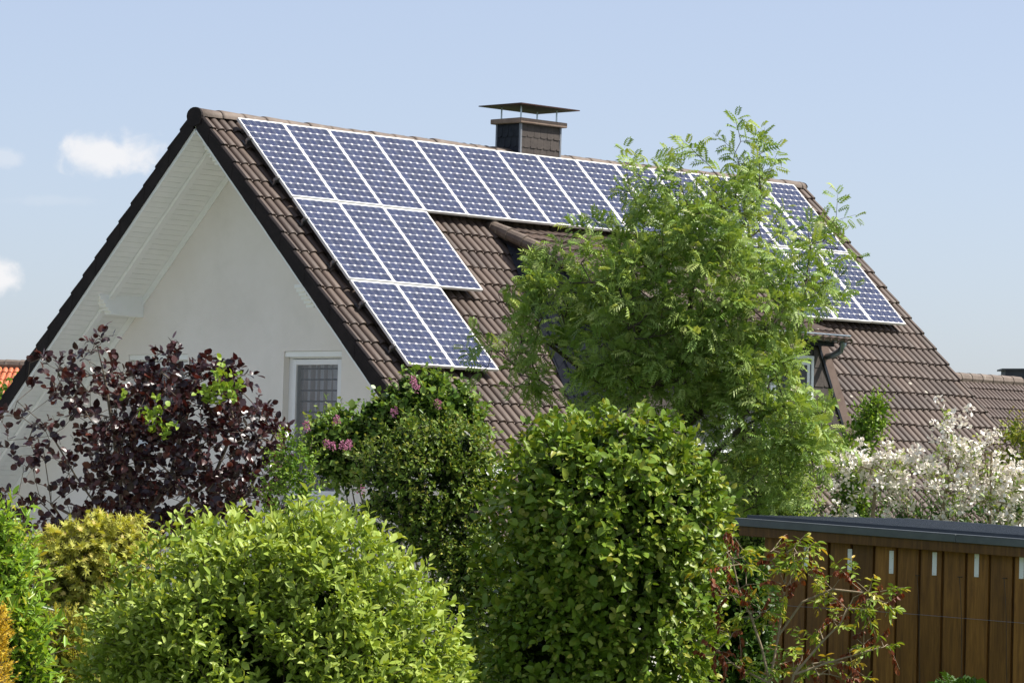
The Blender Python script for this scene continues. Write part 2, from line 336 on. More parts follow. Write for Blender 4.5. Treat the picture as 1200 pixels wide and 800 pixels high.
# verge tiles: dark notched flaps hanging down at both gables
def verge(x, sgn, far):
    m = MB(); n = int(SL/.345)+1
    for c in range(n):
        va = c*.345 - .03; vb = (c+1)*.345
        j = rng.normal(0, .003)
        a0 = sl_pt(x, va, .045, far); b0 = sl_pt(x, vb, .075+j, far)
        dn = np.array([0, 0, -.25]); w_ = np.array([sgn*.05, 0, 0])
        # side flap
        P = [a0, b0, sl_pt(x, vb, .05, far)+dn, sl_pt(x, va+.03, .05, far)+dn]; t = np.array([sgn*.016, 0, 0])
        o_ = np.array([-sgn*(.004 if c % 2 else .007), 0, 0])
        m.hexa([p+o_ for p in P] + [p+t+o_ for p in P])
        # rolled top edge
        m.tube([a0+w_*.5+np.array([0,0,-.028]), b0+w_*.5+np.array([0,0,-.028])], .036, 8)
    return m
for x, s in ((XV, 1), (XE, -1)):
    for far in (False, True):
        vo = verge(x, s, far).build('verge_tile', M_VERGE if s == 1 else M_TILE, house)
# ridge caps
rc = MB(); L_ = .40; n = int(LEN/L_)
for k in range(n+1):
    xa = XV - .02 + k*L_; xb = min(xa + L_ + .035, XE+.02)
    if xa > XE-.05: break
    b = len(rc.v); segs = 10
    prof = lambda R: [(math.cos(t)*R*1.05, math.sin(t)*R*.80-.055) for t in np.linspace(math.radians(-8), math.radians(188), segs)]
    j = rng.normal(0, .004)
    rings = [(xa, .128), (xa+.05, .132), (xb-.08, .119), (xb, .119)]
    if k == 0: rings = [(xa, .132), (xb, .119)]
    for x, R in rings:
        for yy, zz in prof(R): rc.v.append((x, RY+yy, RZ+zz+j+.035-.04*math.sin(math.pi*(x-XV)/LEN)))
    for i in range(len(rings)-1):
        for q in range(segs-1):
            rc.f.append([b+i*segs+q, b+i*segs+q+1, b+(i+1)*segs+q+1, b+(i+1)*segs+q])
    # start lip
    m_ = len(rc.v)
    for yy, zz in prof(rings[0][1]-.022): rc.v.append((xa, RY+yy, RZ+zz+j+.035-.04*math.sin(math.pi*(xa-XV)/LEN)))
    for q in range(segs-1): rc.f.append([b+q, m_+q, m_+q+1, b+q+1])
ro = rc.build('ridge_tile', M_RIDGE, house, smooth=True)
cap = MB(); cap.prism([(XV-.022, RY+math.cos(t)*.155, RZ-.025+math.sin(t)*.115) for t in np.linspace(0, math.pi, 10)] + [(XV-.022, RY-.13, RZ-.14), (XV-.022, RY, RZ-.17), (XV-.022, RY+.13, RZ-.14)], (.03, 0, 0)); cap.build('ridge_end_cap', M_VERGE, house)
cap = MB(); cap.prism([(XE+.012, RY+math.cos(t)*.13, RZ-.02+math.sin(t)*.09) for t in np.linspace(0, math.pi, 10)], (.02, 0, 0)); cap.build('ridge_end_cap', M_VERGE, house)
# walls
def roof_under(y): return RZ - .14/CT - abs(y-RY)*ST/CT
YN, YF = RY-5.15, RY+5.15
wTL = on_plane(333, 411.5, 0, XW); wTR = on_plane(400.6, 409.7, 0, XW); 
w2 = on_plane(151, 416, 0, XW)
W1 = (wTR[1], wTL[1], 2.72, wTL[2]); W2 = (w2[1]-1.28, w2[1], 3.45, wTL[2]-.02)
wins = [W1, W2]
wm = MB(); ys = sorted({YN, YF, RY, W1[0], W1[1], W2[0], W2[1]})
for y0, y1 in zip(ys[:-1], ys[1:]):
    rngs = [(0, None)]
    for (a, b, z0, z1) in wins:
        if y0 >= a-1e-6 and y1 <= b+1e-6: rngs = [(0, z0), (z1, None)]
    for z0, z1 in rngs:
        t0 = roof_under(y0) if z1 is None else z1; t1 = roof_under(y1) if z1 is None else z1
        wm.prism([(XW, y0, z0), (XW, y1, z0), (XW, y1, t1), (XW, y0, t0)], (.32, 0, 0))
XB = XE - .45
wm.prism([(XB-.3, YN, 0), (XB-.3, YF, 0), (XB-.3, YF, roof_under(YF)), (XB-.3, RY, roof_under(RY)), (XB-.3, YN, roof_under(YN))], (.3, 0, 0))
wm.box((XW+.32, YN, 0), (XB-.3, YN+.3, roof_under(YN)-.05)); wm.box((XW+.32, YF-.3, 0), (XB-.3, YF, roof_under(YF)-.05))
wm.build('wall', M_WALL, house)
# soffits: tongue and groove boards under both overhangs, flying rafters and edge boards
def soffit(far):
    m = MB(); v = .06; bw = .095
    while v < SL-.1:
        P = []
        for off in (-.150, -.135):
            for x, vv in ((XV+.035, v), (XW, v), (XW, v+bw-.0035), (XV+.035, v+bw-.0035)): P.append(sl_pt(x, vv, off, far))
        m.hexa(P); v += bw
    P = [sl_pt(x, vv, off, far) for off in (-.134, -.122) for x, vv in ((XV+.03, .02), (XW, .02), (XW, SL-.05), (XV+.03, SL-.05))]; m.hexa(P)
    return m
for far in (False, True):
    soffit(far).build('soffit', M_WHITE, house)
    fr = MB()
    P = [sl_pt(x, vv, off, far) for off in (-.20, -.151) for x, vv in ((XV+.42, .10), (XV+.52, .10), (XV+.52, SL-.1), (XV+.42, SL-.1))]; fr.hexa(P)
    bevel(fr.build('flying_rafter', M_WHITE, house), .006)
    fb = MB(); P = [sl_pt(x, vv, off, far) for off in (-.17, -.12) for x, vv in ((XV+.016, .16), (XV+.034, .16), (XV+.034, SL-.03), (XV+.016, SL-.03))]; fb.hexa(P)
    fb.build('edge_board', M_WHITE, house)
    # frieze board where the soffit meets the wall
    fz = MB(); P = [sl_pt(x, vv, off, far) for off in (-.235, -.151) for x, vv in ((XW-.025, .10), (XW-.003, .10), (XW-.003, SL-.1), (XW-.025, SL-.1))]; fz.hexa(P)
    fz.build('frieze_board', M_WHITE, house)
# purlin brackets with stepped ends
def bracket(y, ztop, hgt=.30, wd=.15, ln=.80, steps=5):
    m = MB(); n = steps
    prof = [(0, 0), (-ln, 0), (-ln, -.05)]
    for k in range(n):
        prof.append((-ln+.035+k*.045, -.05-(k)*.048)); prof.append((-ln+.035+k*.045, -.05-(k+1)*.048))
    prof.append((0, -hgt))
    m.prism([(XW+a, y-wd/2, ztop+b) for a, b in prof], (0, wd, 0)); return m
for y, zt in ((RY+2.31, 5.53), (RY-1.88, 5.56), (RY+4.98, 3.28), (RY-4.98, 3.28)):
    bevel(bracket(y, zt).build('purlin_bracket', M_WHITE, house), .004)
bevel(bracket(RY, RZ-.36, .26, .16, .84).build('purlin_bracket', M_WHITE, house), .004)
# windows of the gable
def window(y0, y1, z0, z1, curtain=True, casing=.08):
    x = XW + .10; m = MB(); t = casing
    m.box((x, y0, z0), (x+.07, y0+t, z1)); m.box((x, y1-t, z0), (x+.07, y1, z1)); m.box((x, y0+t, z1-t*1.2), (x+.07, y1-t, z1)); m.box((x, y0+t, z0), (x+.07, y1-t, z0+t))
    fr = bevel(m.build('window', M_FRAME, house), .004)
    s = MB(); a = t+.005; ww = .075; X = x-.02
    s.box((X, y0+a, z0+a), (X+.06, y0+a+ww, z1-a-.02)); s.box((X, y1-a-ww, z0+a), (X+.06, y1-a, z1-a-.02)); s.box((X, y0+a+ww, z1-a-.02-ww), (X+.06, y1-a-ww, z1-a-.02)); s.box((X, y0+a+ww, z0+a), (X+.06, y1-a-ww, z0+a+ww))
    bevel(s.build('sash', M_FRAME, fr), .005)
    g = MB(); g.box((X+.028, y0+a+ww-.004, z0+a+ww-.004), (X+.034, y1-a-ww+.004, z1-a-ww-.016)); g.build('pane', M_GLASS, fr)
    c = MB(); n = 90; Y = np.linspace(y0+a+.01, y1-a-.01, n)
    for yy in Y:
        xx = X + .14 + .022*math.sin(yy*46) + .012*math.sin(yy*21+1)
        c.v += [(xx, yy, z0+.05), (xx, yy, z1-.08)]
    c.f = [[2*i, 2*i+2, 2*i+3, 2*i+1] for i in range(n-1)]
    c.build('curtain', M_CURT, fr, smooth=True)
    bk = MB(); bk.box((XW+.33, y0-.3, z0-.2), (XW+.36, y1+.3, z1+.2)); bk.build('dark_room_board', M_SHEET, fr)  # dark sheet standing in for the unlit room behind the curtain
    si = MB(); si.box((XW-.05, y0-.04, z0-.035), (XW+.10, y1+.04, z0-.002)); bevel(si.build('sill', M_FRAME, fr), .004)
    sh = MB(); sh.box((XW+.02, y0+.002, z1-.075), (XW+.11, y1-.002, z1-.003)); sh.build('shutter_box', M_WHITE, fr)
window(*W1); window(*W2)
# eaves gutters along both long sides
for far in (False, True):
    p = sl_pt(0, SL+.06, -.03, far); m = MB(); b = 0; K = 9
    for x in (XV-.02, XE+.02):
        for rr in (.075, .068):
            for t in np.linspace(math.pi, 2*math.pi, K): m.v.append((x, p[1]+math.cos(t)*rr, p[2]+math.sin(t)*rr))
    for q in range(K-1): m.f += [[q, q+1, 2*K+q+1, 2*K+q], [K+q+1, K+q, 3*K+q, 3*K+q+1]]
    m.build('gutter', M_ZINC, house, smooth=True)
# chimney
CY = RY - .24; g = lambda x, y: on_plane(x, y, 1, CY)
cn = g(610.3, 144.3); cr = g(656.5, 150); cx0, cx1 = cn[0], cr[0]; ztop = cn[2]; cy0, cy1 = CY, CY+.48
ch = MB(); ch.box((cx0, cy0, RZ-.5), (cx1, cy1, ztop)); chim = ch.build('chimney', M_SLATE, house)
def shingle_rows(a, b, zt, n, rows, hgt, nrm, mat, name, parent, low_clip=.035, th0=.006):
    """small slates hung in courses between a and b (xy), clipped lower corners"""
    m = MB(); a = np.array([*a, 0.]); b = np.array([*b, 0.]); d = b-a; Ld = np.linalg.norm(d); d /= Ld; w_ = Ld/n; nn = np.array(nrm, float)
    for r_ in range(rows):
        for k in range(-1, n+1):
            sft = (.5 if r_ % 2 else 0); x0 = (k+sft)*w_; x1 = x0+w_-.004
            x0 = max(x0, 0); x1 = min(x1, Ld)
            if x1-x0 < .01: continue
            z1 = zt - r_*hgt; z0 = z1 - hgt - .03; cl = min(low_clip, (x1-x0)*.4)
            o0 = .004 + .0; o1 = .016+rng.normal(0, .0015)
            P = [(x0, z1, o0), (x1, z1, o0), (x1, z0+cl*.7, o1), (x1-cl, z0, o1), (x0, z0+rng.normal(0, .002), o1)]
            W = [a + d*p[0] + np.array([0,0,1])*p[1] + nn*p[2] for p in P]
            m.prism(W, -nn*.003*1 + np.zeros(3))
    return m.build(name, mat, parent)
shingle_rows((cx0, cy0), (cx1, cy0), ztop-.005, 6, 4, .155, (0,-1,0), M_SHING, 'slate_cladding', chim)
shingle_rows((cx0, cy1), (cx0, cy0), ztop-.005, 4, 4, .155, (-1,0,0), M_SLATE, 'slate_cladding', chim)
for x, y in ((cx0, cy0), (cx1, cy0), (cx0, cy1), (cx1, cy1)): MB().box((x-.018, y-.018, RZ-.4), (x+.014, y+.014, ztop-.001)).build('corner_trim', M_LEAD, chim)
cr_ = MB(); cr_.box((cx0-.075, cy0-.075, ztop+.001), (cx1+.075, cy1+.075, ztop+.075)); bevel(cr_.build('crown', M_CONC, chim), .012, 2)
pt = on_plane(612, 121.2, 1, cy0-.18); pz = pt[2]
pl_ = MB(); e = .20; pl_.box((cx0-e, cy0-e, pz-.006), (cx1+e, cy1+e, pz+.006)); pl_.add([(cx0-e,cy0-e,pz+.008),(cx1+e,cy0-e,pz+.008),(cx1+e,cy1+e,pz+.008),(cx0-e,cy1+e,pz+.008),((cx0+cx1)/2,(cy0+cy1)/2,pz+.05)], [(0,1,4),(1,2,4),(2,3,4),(3,0,4)])
pl_.build('rain_cap', M_RUST, chim)
for x in (cx0+.04, cx1-.04):
    for y in (cy0+.04, cy1-.04):
        m = MB(); m.box((x-.012, y-.005, ztop+.07), (x+.012, y+.005, pz)); m.build('cap_post', M_STEEL, chim)
fl = MB()
for (xa, xb, ya, yb) in ((cx0-.05, cx1+.05, cy0-.16, cy0-.02),):
    fl.hexa([(xa,ya,RZ-(RY-ya)*ST/CT+.07),(xb,ya,RZ-(RY-ya)*ST/CT+.07),(xb,yb,RZ-(RY-yb)*ST/CT+.09),(xa,yb,RZ-(RY-yb)*ST/CT+.09),(xa,ya,RZ-(RY-ya)*ST/CT+.085),(xb,ya,RZ-(RY-ya)*ST/CT+.085),(xb,yb,RZ-(RY-yb)*ST/CT+.17),(xa,yb,RZ-(RY-yb)*ST/CT+.17)])
fl.build('flashing', M_LEAD, chim)
# dormer: low-pitched tiled roof, slanted slate cheeks, trapezoid front
S0 = np.array([35.97, 36.19, 6.54]); PH = math.radians(20); RUN = 4.0
EYv = S0[1]-RUN*math.cos(PH); EZ = S0[2]-RUN*math.sin(PH)
er = on_plane(984, 396, 1, EYv); XD1 = er[0]-.06; XD0 = S0[0]; YD = EYv + .28
def mz(y): return RZ + .03 - (RY-y)*ST/CT
zb = mz(YD); zt = EZ + .28*math.tan(PH) - .08
wl, wr = 1.55, 1.04
top_l, top_r = XD0+.12, XD1-.12
H_ = zt-zb; bl, br = top_l-wl*H_/2, top_r+wr*H_/2
dm = MB()
apexL = (XD0+.10, S0[1], S0[2]-.02); apexR = (XD1-.10, S0[1], S0[2]-.02)
V = [(bl, YD, zb-.1), (br, YD, zb-.1), (top_r, YD, zt), (top_l, YD, zt), apexL, apexR]
dm.add(V, [(0,1,2,3), (0,3,4), (1,5,2), (3,2,5,4)])
dorm = dm.build('dormer', M_SLATE, house)
# shingles on the front, right of the window and under the eave
wf = on_plane(952.5, 417, 1, YD); wz1 = wf[2]; wx1 = wf[0]; wx0 = on_plane(803, 410, 1, YD)[0]
sh = MB(); hgt = .26; n_r = int(H_/hgt)+1
for r_ in range(n_r):
    z1 = zt-.16 - r_*hgt; z0 = z1-hgt-.02
    ex = lambda z: (top_l + (bl-top_l)*(zt-z)/H_+.01, top_r + (br-top_r)*(zt-z)/H_-.02)
    a_, b_ = ex(z1)
    k = 0; x = a_ - (.15 if r_ % 2 else 0)
    while x < ex(z0)[1]:
        xa, xb = max(x, ex((z0+z1)/2)[0]), min(x+.296, ex((z0+z1)/2)[1]); x += .30
        if xb-xa < .03: continue
        if xb > wx0-.0 and xa < wx1+.0 and z0 < wz1 and z1 > wz1-1.4:
            if xa < wx1 < xb and xb-wx1 > .05: xa = wx1+.005
            elif xa < wx0 < xb and wx0-xa > .05: xb = wx0-.005
            elif z1 > wz1+.03: z0_ = wz1+.005; sh.prism([(xa,YD-.008,z0_),(xb,YD-.008,z0_),(xb,YD-.004,z1),(xa,YD-.004,z1)], (0,-.006,0)); continue
            else: continue
        o1 = .018 + rng.normal(0, .002)
        sh.prism([(xa,YD-o1,z0+.02),(xa+.03,YD-o1,z0),(xb,YD-o1,z0),(xb,YD-.005,z1),(xa,YD-.005,z1)], (0,-.004,0))
sh.build('slate_cladding', M_SHING, dorm)
# cheek shingles on the left slanted side
P0 = np.array([bl, YD, zb]); P1 = np.array([top_l, YD, zt]); P2 = np.array(apexL)
nl = np.cross(P2-P0, P1-P0); nl /= np.linalg.norm(nl); nl = nl if nl[0] < 0 else -nl
cs = MB(); ux = (P2-P1); ux[2] = 0; ux /= np.linalg.norm(ux)
def cheek_at(y, t):       # t 0 top 1 bottom
    s = (y-YD)/(P2[1]-YD); top = P1+(P2-P1)*s; bot = P0+(P2-P0)*s
    return top + (bot-top)*t, np.linalg.norm(bot-top)
y = YD
while y < P2[1]-.25:
    L0 = cheek_at(y+.12, 0)[1]; nrow = max(1, int(L0/.27)+1)
    for k in range(nrow):
        t0, t1 = k*.27/L0, min(1, (k+1)*.27/L0+.03/L0)
        if t0 >= 1: continue
        a, _ = cheek_at(y, t0); b, _ = cheek_at(y+.236, t0); c, _ = cheek_at(y+.236, t1); d, _ = cheek_at(y, t1)
        cs.prism([a+nl*.006, b+nl*.006, c+nl*.02, d+nl*.02], nl*.004)
    y += .24
cs.build('cheek_cladding', M_SLATE, dorm)
# slanted edge boards on the front
for (a, b, s) in (((top_r, zt), (br, zb-.05), 1), ((top_l, zt), (bl, zb-.05), -1)):
    eb = MB(); eb.prism([(a[0]-s*.02, YD-.03, a[1]), (b[0]-s*.02, YD-.03, b[1]), (b[0]+s*.21, YD-.03, b[1]), (a[0]+s*.16, YD-.03, a[1])], (0, .05, 0)); eb.build('edge_board', M_SHINGB, dorm)
ln = MB(); ln.prism([(top_r-.05, YD-.034, zt), (br-.05, YD-.034, zb-.05), (br+.0, YD-.034, zb-.05), (top_r+.0, YD-.034, zt)], (0, .006, 0)); ln.build('edge_trim', M_SLATE, dorm)
# dormer roof tiles
M_DR = basis((XD0-.02, S0[1]+.25, S0[2]+.25*math.tan(PH)+.0), (1,0,0), (0,math.cos(PH),math.sin(PH)), (0,-math.sin(PH),math.cos(PH)))
Vd, Fd = tiles(round((XD1-XD0+.04)/.15)*.15, RUN+.27, seed=9)
dr = mesh('roof', Vd, Fd, M_TILE, dorm, M_DR, local=True, smooth=True); es = dr.modifiers.new('split', 'EDGE_SPLIT'); es.split_angle = math.radians(50)
dd = MB(); cp, sp_ = math.cos(PH), math.sin(PH)
def dpt(x, v, off): return np.array([x, S0[1]-v*cp-off*sp_, S0[2]-v*sp_+off*cp])
dd.hexa([dpt(x, v, o) for o in (-.10, -.015) for x, v in ((XD0, -.1), (XD1, -.1), (XD1, RUN-.03), (XD0, RUN-.03))]); dd.build('roof_deck', M_VERGE, dorm)
vt = MB()
for k in range(13):
    v0 = -.12 + k*.33
    if v0 > RUN: break
    v1 = min(v0+.36, RUN+.03); vt.tube([dpt(XD0+.02, v0, .03), dpt(XD0+.02, v1-.10, .035), dpt(XD0+.02, v1, .035)], [.085, .095, .105], 12)
vt.tube([dpt(XD0+.02, -.22, .02), dpt(XD0+.02, -.10, .035)], [.07, .10], 12)
vt.build('verge_tile', M_RIDGE, dorm, smooth=False)
gu = MB(); K = 10; gy, gz = EYv-.07, EZ+.02
for x in (XD0-.1, XD1+.10):
    for rr in (.085, .077):
        for t in np.linspace(math.pi, 2*math.pi, K): gu.v.append((x, gy+math.cos(t)*rr, gz+math.sin(t)*rr))
for q in range(K-1): gu.f += [[q, q+1, 2*K+q+1, 2*K+q], [K+q+1, K+q, 3*K+q, 3*K+q+1]]
for e0 in (0, 2*K): gu.f.append([e0+q for q in range(K)] if e0 == 0 else [e0+q for q in range(K)][::-1])
gu.tube([(XD0-.1, gy-.088, gz), (XD1+.10, gy-.088, gz)], .012, 8)
for x in np.arange(XD0+.3, XD1, .8): gu.box((x-.015, gy-.09, gz-.094), (x+.015, gy+.09, gz-.086))
gu.build('gutter', M_ZINC, dorm, smooth=False)
dp = MB(); dp.tube([(XD1+.05, gy, gz-.03), (XD1+.055, gy, gz-.12), (XD1+.06, gy+.05, gz-.20), (XD1+.07, gy+.18, gz-.26), (XD1+.07, gy+.30, gz-.28)], .045, 12); dp.build('downpipe', M_ZINC, dorm, smooth=True)
fa = MB(); fa.box((XD0+.02, EYv+.03, EZ-.13), (XD1-.02, EYv+.055, EZ+.0)); fa.hexa([(XD0+.02,EYv+.056,EZ-.13),(XD1-.02,EYv+.056,EZ-.13),(XD1-.02,YD+.02,EZ-.10),(XD0+.02,YD+.02,EZ-.10),(XD0+.02,EYv+.056,EZ-.115),(XD1-.02,EYv+.056,EZ-.115),(XD1-.02,YD+.02,EZ-.085),(XD0+.02,YD+.02,EZ-.085)]); fa.build('fascia', M_SLATE, dorm)
dw = MB(); zW0 = wz1-1.38; X0, X1 = wx0, wx1; yy = YD-.03; q = .055
nw = 3; 
dw.box((X0, yy, wz1-q), (X1, yy+.05, wz1)); dw.box((X0, yy, zW0), (X1, yy+.05, zW0+q))
for k in range(nw+1):
    xx = X0 + (X1-X0-q)*k/nw; dw.box((xx, yy, zW0+q), (xx+q, yy+.05, wz1-q))
dwin = bevel(dw.build('window', M_FRAME, dorm), .004)
si = MB(); 
for k in range(nw):
    xa = X0 + (X1-X0-q)*k/nw + q+.02; xb = X0 + (X1-X0-q)*(k+1)/nw-.02; za, zc = zW0+q+.02, wz1-q-.02; s_ = .055
    si.box((xa, yy+.012, za), (xa+s_, yy+.045, zc)); si.box((xb-s_, yy+.012, za), (xb, yy+.045, zc)); si.box((xa+s_, yy+.012, zc-s_), (xb-s_, yy+.045, zc)); si.box((xa+s_, yy+.012, za), (xb-s_, yy+.045, za+s_))
si.build('sash', M_FRAME, dorm)
gm = MB(); gm.box((X0+q, yy+.020, zW0+q), (X1-q, yy+.025, wz1-q)); gm.build('pane', simple('dark dormer glass', (.035,.04,.045), (.07,.075,.08), 2, .35, spec=.25), dorm)
# ------------------------------------------------------------------ solar panels
O_P = np.array([32.14887871, 37.34958672, 4.96240958+2.9])
PW, PHt, PT = .808, 1.58, .042; PU, PVv = .82, 1.61009167
def sag(x): return .032*math.sin(math.pi*min(max((x+.5)/12.5, 0), 1))
def panel_matrix(u, v):
    o = O_P - np.array([0,-ST,CT])*sag(u*PU+PU/2) + np.array([u*PU+.006, -(v*PVv+.012)*CT, -(v*PVv+.012)*ST]) - np.array([0,-ST,CT])*PT*0
    return basis(o, (1,0,0), (0,CT,ST), (0,-ST,CT))
proto = None
rown = ['top row', 'second row', 'third row']
ordn = ['leftmost', 'second', 'third', 'fourth', 'fifth', 'sixth', 'seventh', 'eighth', 'ninth', 'tenth', 'eleventh', 'twelfth', 'thirteenth', 'last']
def make_panel(Mx):
    t = thing('solar_panel', 'x', 'solar panel', M=Mx)
    f = MB(); a = .019
    f.box((0, -PHt, -PT), (a, 0, 0)); f.box((PW-a, -PHt, -PT), (PW, 0, 0)); f.box((a, -a, -PT), (PW-a, 0, 0)); f.box((a, -PHt, -PT), (PW-a, -PHt+a, 0))
    bevel(f.build('frame', M_ALU, t, local=True), .0025)
    c = MB(); c.box((a-.001, -PHt+a-.001, -.012), (PW-a+.001, -a+.001, -.004)); c.build('cell_sheet', M_CELL, t, local=True)
    b = MB(); b.box((PW*.4, -.2, -.032), (PW*.6, -.08, -.0125)); b.build('junction_box', M_VERGE, t, local=True)
    return t
def place_panel(u, v, label):
    global proto
    Mx = panel_matrix(u, v)
    j = rng.normal(0, .0015)
    if proto is None:
        proto = make_panel(Mx); t = proto
    else:
        t = proto.copy(); COL.objects.link(t); t.matrix_basis = Mx
        for ch_ in list(proto.children):
            c = ch_.copy(); COL.objects.link(c); c.parent = t; c.matrix_basis = ch_.matrix_basis
    t['label'] = label; t['group'] = 'solar panels on the brown roof'; return t
for k in range(14):
    if k == 0: lb = 'blue solar panel at left end of the top row beside the white gable'
    elif k == 13: lb = 'blue solar panel at right end of the top row by the ridge end'
    elif k in (6, 7): lb = 'blue solar panel directly below the chimney, %s one' % ('left' if k == 6 else 'right')
    elif k < 6: lb = 'blue solar panel in the top row, %s from the left end' % ordn[k]
    elif k == 8: lb = 'blue solar panel in the top row just right of the chimney'
    elif k == 9: lb = 'blue solar panel in the top row, tenth from left, rowan twigs over its right edge'
    else: lb = 'blue solar panel in the top row behind the rowan crown, %s from the right end' % {12: 'second', 11: 'third', 10: 'fourth'}[k]
    place_panel(k, 0, lb)
for k, lb in ((0, 'blue solar panel at left edge of the second row, beside the gable verge'), (1, 'blue solar panel in the middle of the left block second row'), (2, 'blue solar panel at right end of the left block second row, tiles beside it')): place_panel(k, 1, lb)
for k, lb in ((0, 'lowest left solar panel, in the third row above the lilac'), (1, 'lowest right solar panel of the left block, rowan twigs over its corner')): place_panel(k, 2, lb)
for k, lb in ((11, 'solar panel of the right lower block mostly hidden by the rowan'), (12, 'middle solar panel of the right lower block, half behind rowan leaves'), (13, 'solar panel at the bottom right corner of the array near the right verge')): place_panel(k, 1, lb)
# mounting rails with clamps
def rail(u0, u1, v, label):
    Mx = panel_matrix(u0, v); t = thing('mounting_rail', label, 'rail', M=Mx, group='mounting rails under the solar panels')
    L2 = (u1-u0)*PU
    for nm, m in (('rail', MB().box((-.05, -.02, -.085), (L2+.03, .02, -.044))), ('end_clamp', MB().box((-.035, -.025, -.043), (-.007, .025, .002)).box((-.012, -.025, .0005), (.006, .025, .004)).tube([(-.024,0,-.04),(-.024,0,.016)], .006, 6)),
                  ('roof_hook', MB().box((-.03, -.015, -.15), (.0, .015, -.086)).box((-.03,.016,-.15),(.0,.10,-.14)))):
        m.build(nm, M_RAIL, t, local=True)
for (u0_, u1_, v_, lb) in ((0,14,.25,'upper metal rail end beside the top row left panel'), (0,14,.75,'lower metal rail end beside the top row left panel'), (0,3,1.25,'upper metal rail end beside the second row left panel'), (0,3,1.76,'lower metal rail end beside the second row left panel'), (0,2,2.25,'upper metal rail end beside the third row left panel'), (0,2,2.76,'lower metal rail end beside the third row left panel')):
    rail(u0_, u1_, v_, lb)
# ------------------------------------------------------------------ neighbouring houses
def nb_house(name, label, ridge_a, ridge_b, halfw, pitch, mtile, wallmat, per=.30):
    a = np.array(ridge_a); b = np.array(ridge_b); ex = b-a; L2 = np.linalg.norm(ex[:2]); ex[2] = 0; ex /= np.linalg.norm(ex)
    t = thing(name, label, 'house', ((a[0]+b[0])/2, (a[1]+b[1])/2, 0))
    nx = np.array([ex[1], -ex[0], 0]); zr = a[2]
    p = math.radians(pitch); sl = halfw/math.cos(p)
    for s in (1, -1):
        upv = -s*nx*math.cos(p) + np.array([0,0,math.sin(p)]); X_ = ex if s == 1 else -ex
        nn = np.cross(X_, upv); o = a if s == 1 else a+ex*L2
        if nn[2] < 0: X_ = -X_; o = a+ex*L2 if s == 1 else a; nn = np.cross(X_, upv)
        o = np.array([o[0], o[1], zr])
        V, Fc = tiles(int(L2/.15)*.15, sl, seed=int(abs(zr*10))+s+3, h=.05)
        q = mesh('roof', V, Fc, mtile, t, basis(o, X_, upv, nn), local=True, smooth=True); es = q.modifiers.new('split', 'EDGE_SPLIT'); es.split_angle = math.radians(50)
    m = MB(); ez = zr - halfw*math.tan(p)
    A = [a+ex*.3+nx*s*(halfw-.35) for s in (1, -1)]; B = [b-ex*.3+nx*s*(halfw-.35) for s in (1, -1)]
    zz = ez + .35*math.tan(p) - .12
    for e_ in (a+ex*.3, b-ex*.6):
        poly = [(*(e_+nx*(halfw-.35))[:2], 0), (*(e_-nx*(halfw-.35))[:2], 0), (*(e_-nx*(halfw-.35))[:2], zz), (*e_[:2], zr-.12), (*(e_+nx*(halfw-.35))[:2], zz)]
        m.prism(poly, ex*.3)
    for s in (1, -1):
        c0 = a+ex*.6+nx*s*(halfw-.35); c1 = b-ex*.6+nx*s*(halfw-.35); c2 = c1-nx*s*.3; c3 = c0-nx*s*.3
        P = [(*c[:2], 0) for c in (c0, c1, c2, c3)] + [(*c[:2], zz) for c in (c0, c1, c2, c3)]; m.hexa(P)
    m.build('wall', wallmat, t)
    r_ = MB(); k = 0
    while k*.4 < L2-.1:
        r_.tube([a+ex*(k*.4)+[0,0,.03], a+ex*min(k*.4+.43, L2)+[0,0,.03]], [.15, .135], 10); k += 1
    r_.build('ridge_tile', M_RIDGE, t)
    return t, ex, nx
E1 = at(1195, 449.5, 88.0); dirx = np.array([.90, .44, 0]); 
A1 = E1 - np.array([1.0, 0, 0])*12.0; A1[2] = E1[2]
t, ex, nx = nb_house('neighbour_house', 'distant house with brown tiled roof behind the white blossoms', A1, E1, 6.2, 42, M_TILE2, M_WALL)
cb = at(1172, 450, 90.5); cm = MB()
M_BLK = simple('black chimney cladding', (.012,.018,.024), (.025,.032,.04), 5, .6)
Cx = cb + RT*.62; 
cm.hexa([Cx + RT*a*.55 + np.cross([0,0,1], RT)*b*.4 + np.array([0,0,z]) for z in (-2.2, .33) for a, b in ((-1,-1),(1,-1),(1,1),(-1,1))])
t2 = thing('chimney_stack', 'black clad chimney of a far house at the right edge', 'chimney', (Cx[0], Cx[1], 0))
nbc = cm.build('shaft', M_BLK, t2)
cm = MB(); cm.hexa([Cx + RT*a*.64 + np.cross([0,0,1], RT)*b*.5 + np.array([0,0,z]) for z in (.331, .37) for a, b in ((-1,-1),(1,-1),(1,1),(-1,1))]); cm.build('cap', M_BLK, t2)
cm = MB(); bx_ = [Cx + RT*a*1.6 + np.cross([0,0,1], RT)*b*2.5 for a, b in ((-1,-1),(1,-1),(1,1),(-1,1))]
cm.hexa([np.array([p[0], p[1], 0]) for p in bx_] + [np.array([p[0], p[1], Cx[2]-2.0]) for p in bx_]); cm.build('base', M_WALL, t2)
EL = at(40, 429.5, 95.0); AL = EL + np.array([-.62, .78, 0])*16; AL[2] = EL[2]; EL2 = EL - np.array([-.62, .78, 0])*4
nb_house('neighbour_house', 'distant house with bright orange tiled roof at the left edge', AL, EL2, 5.2, 36, M_RED, M_WALL)
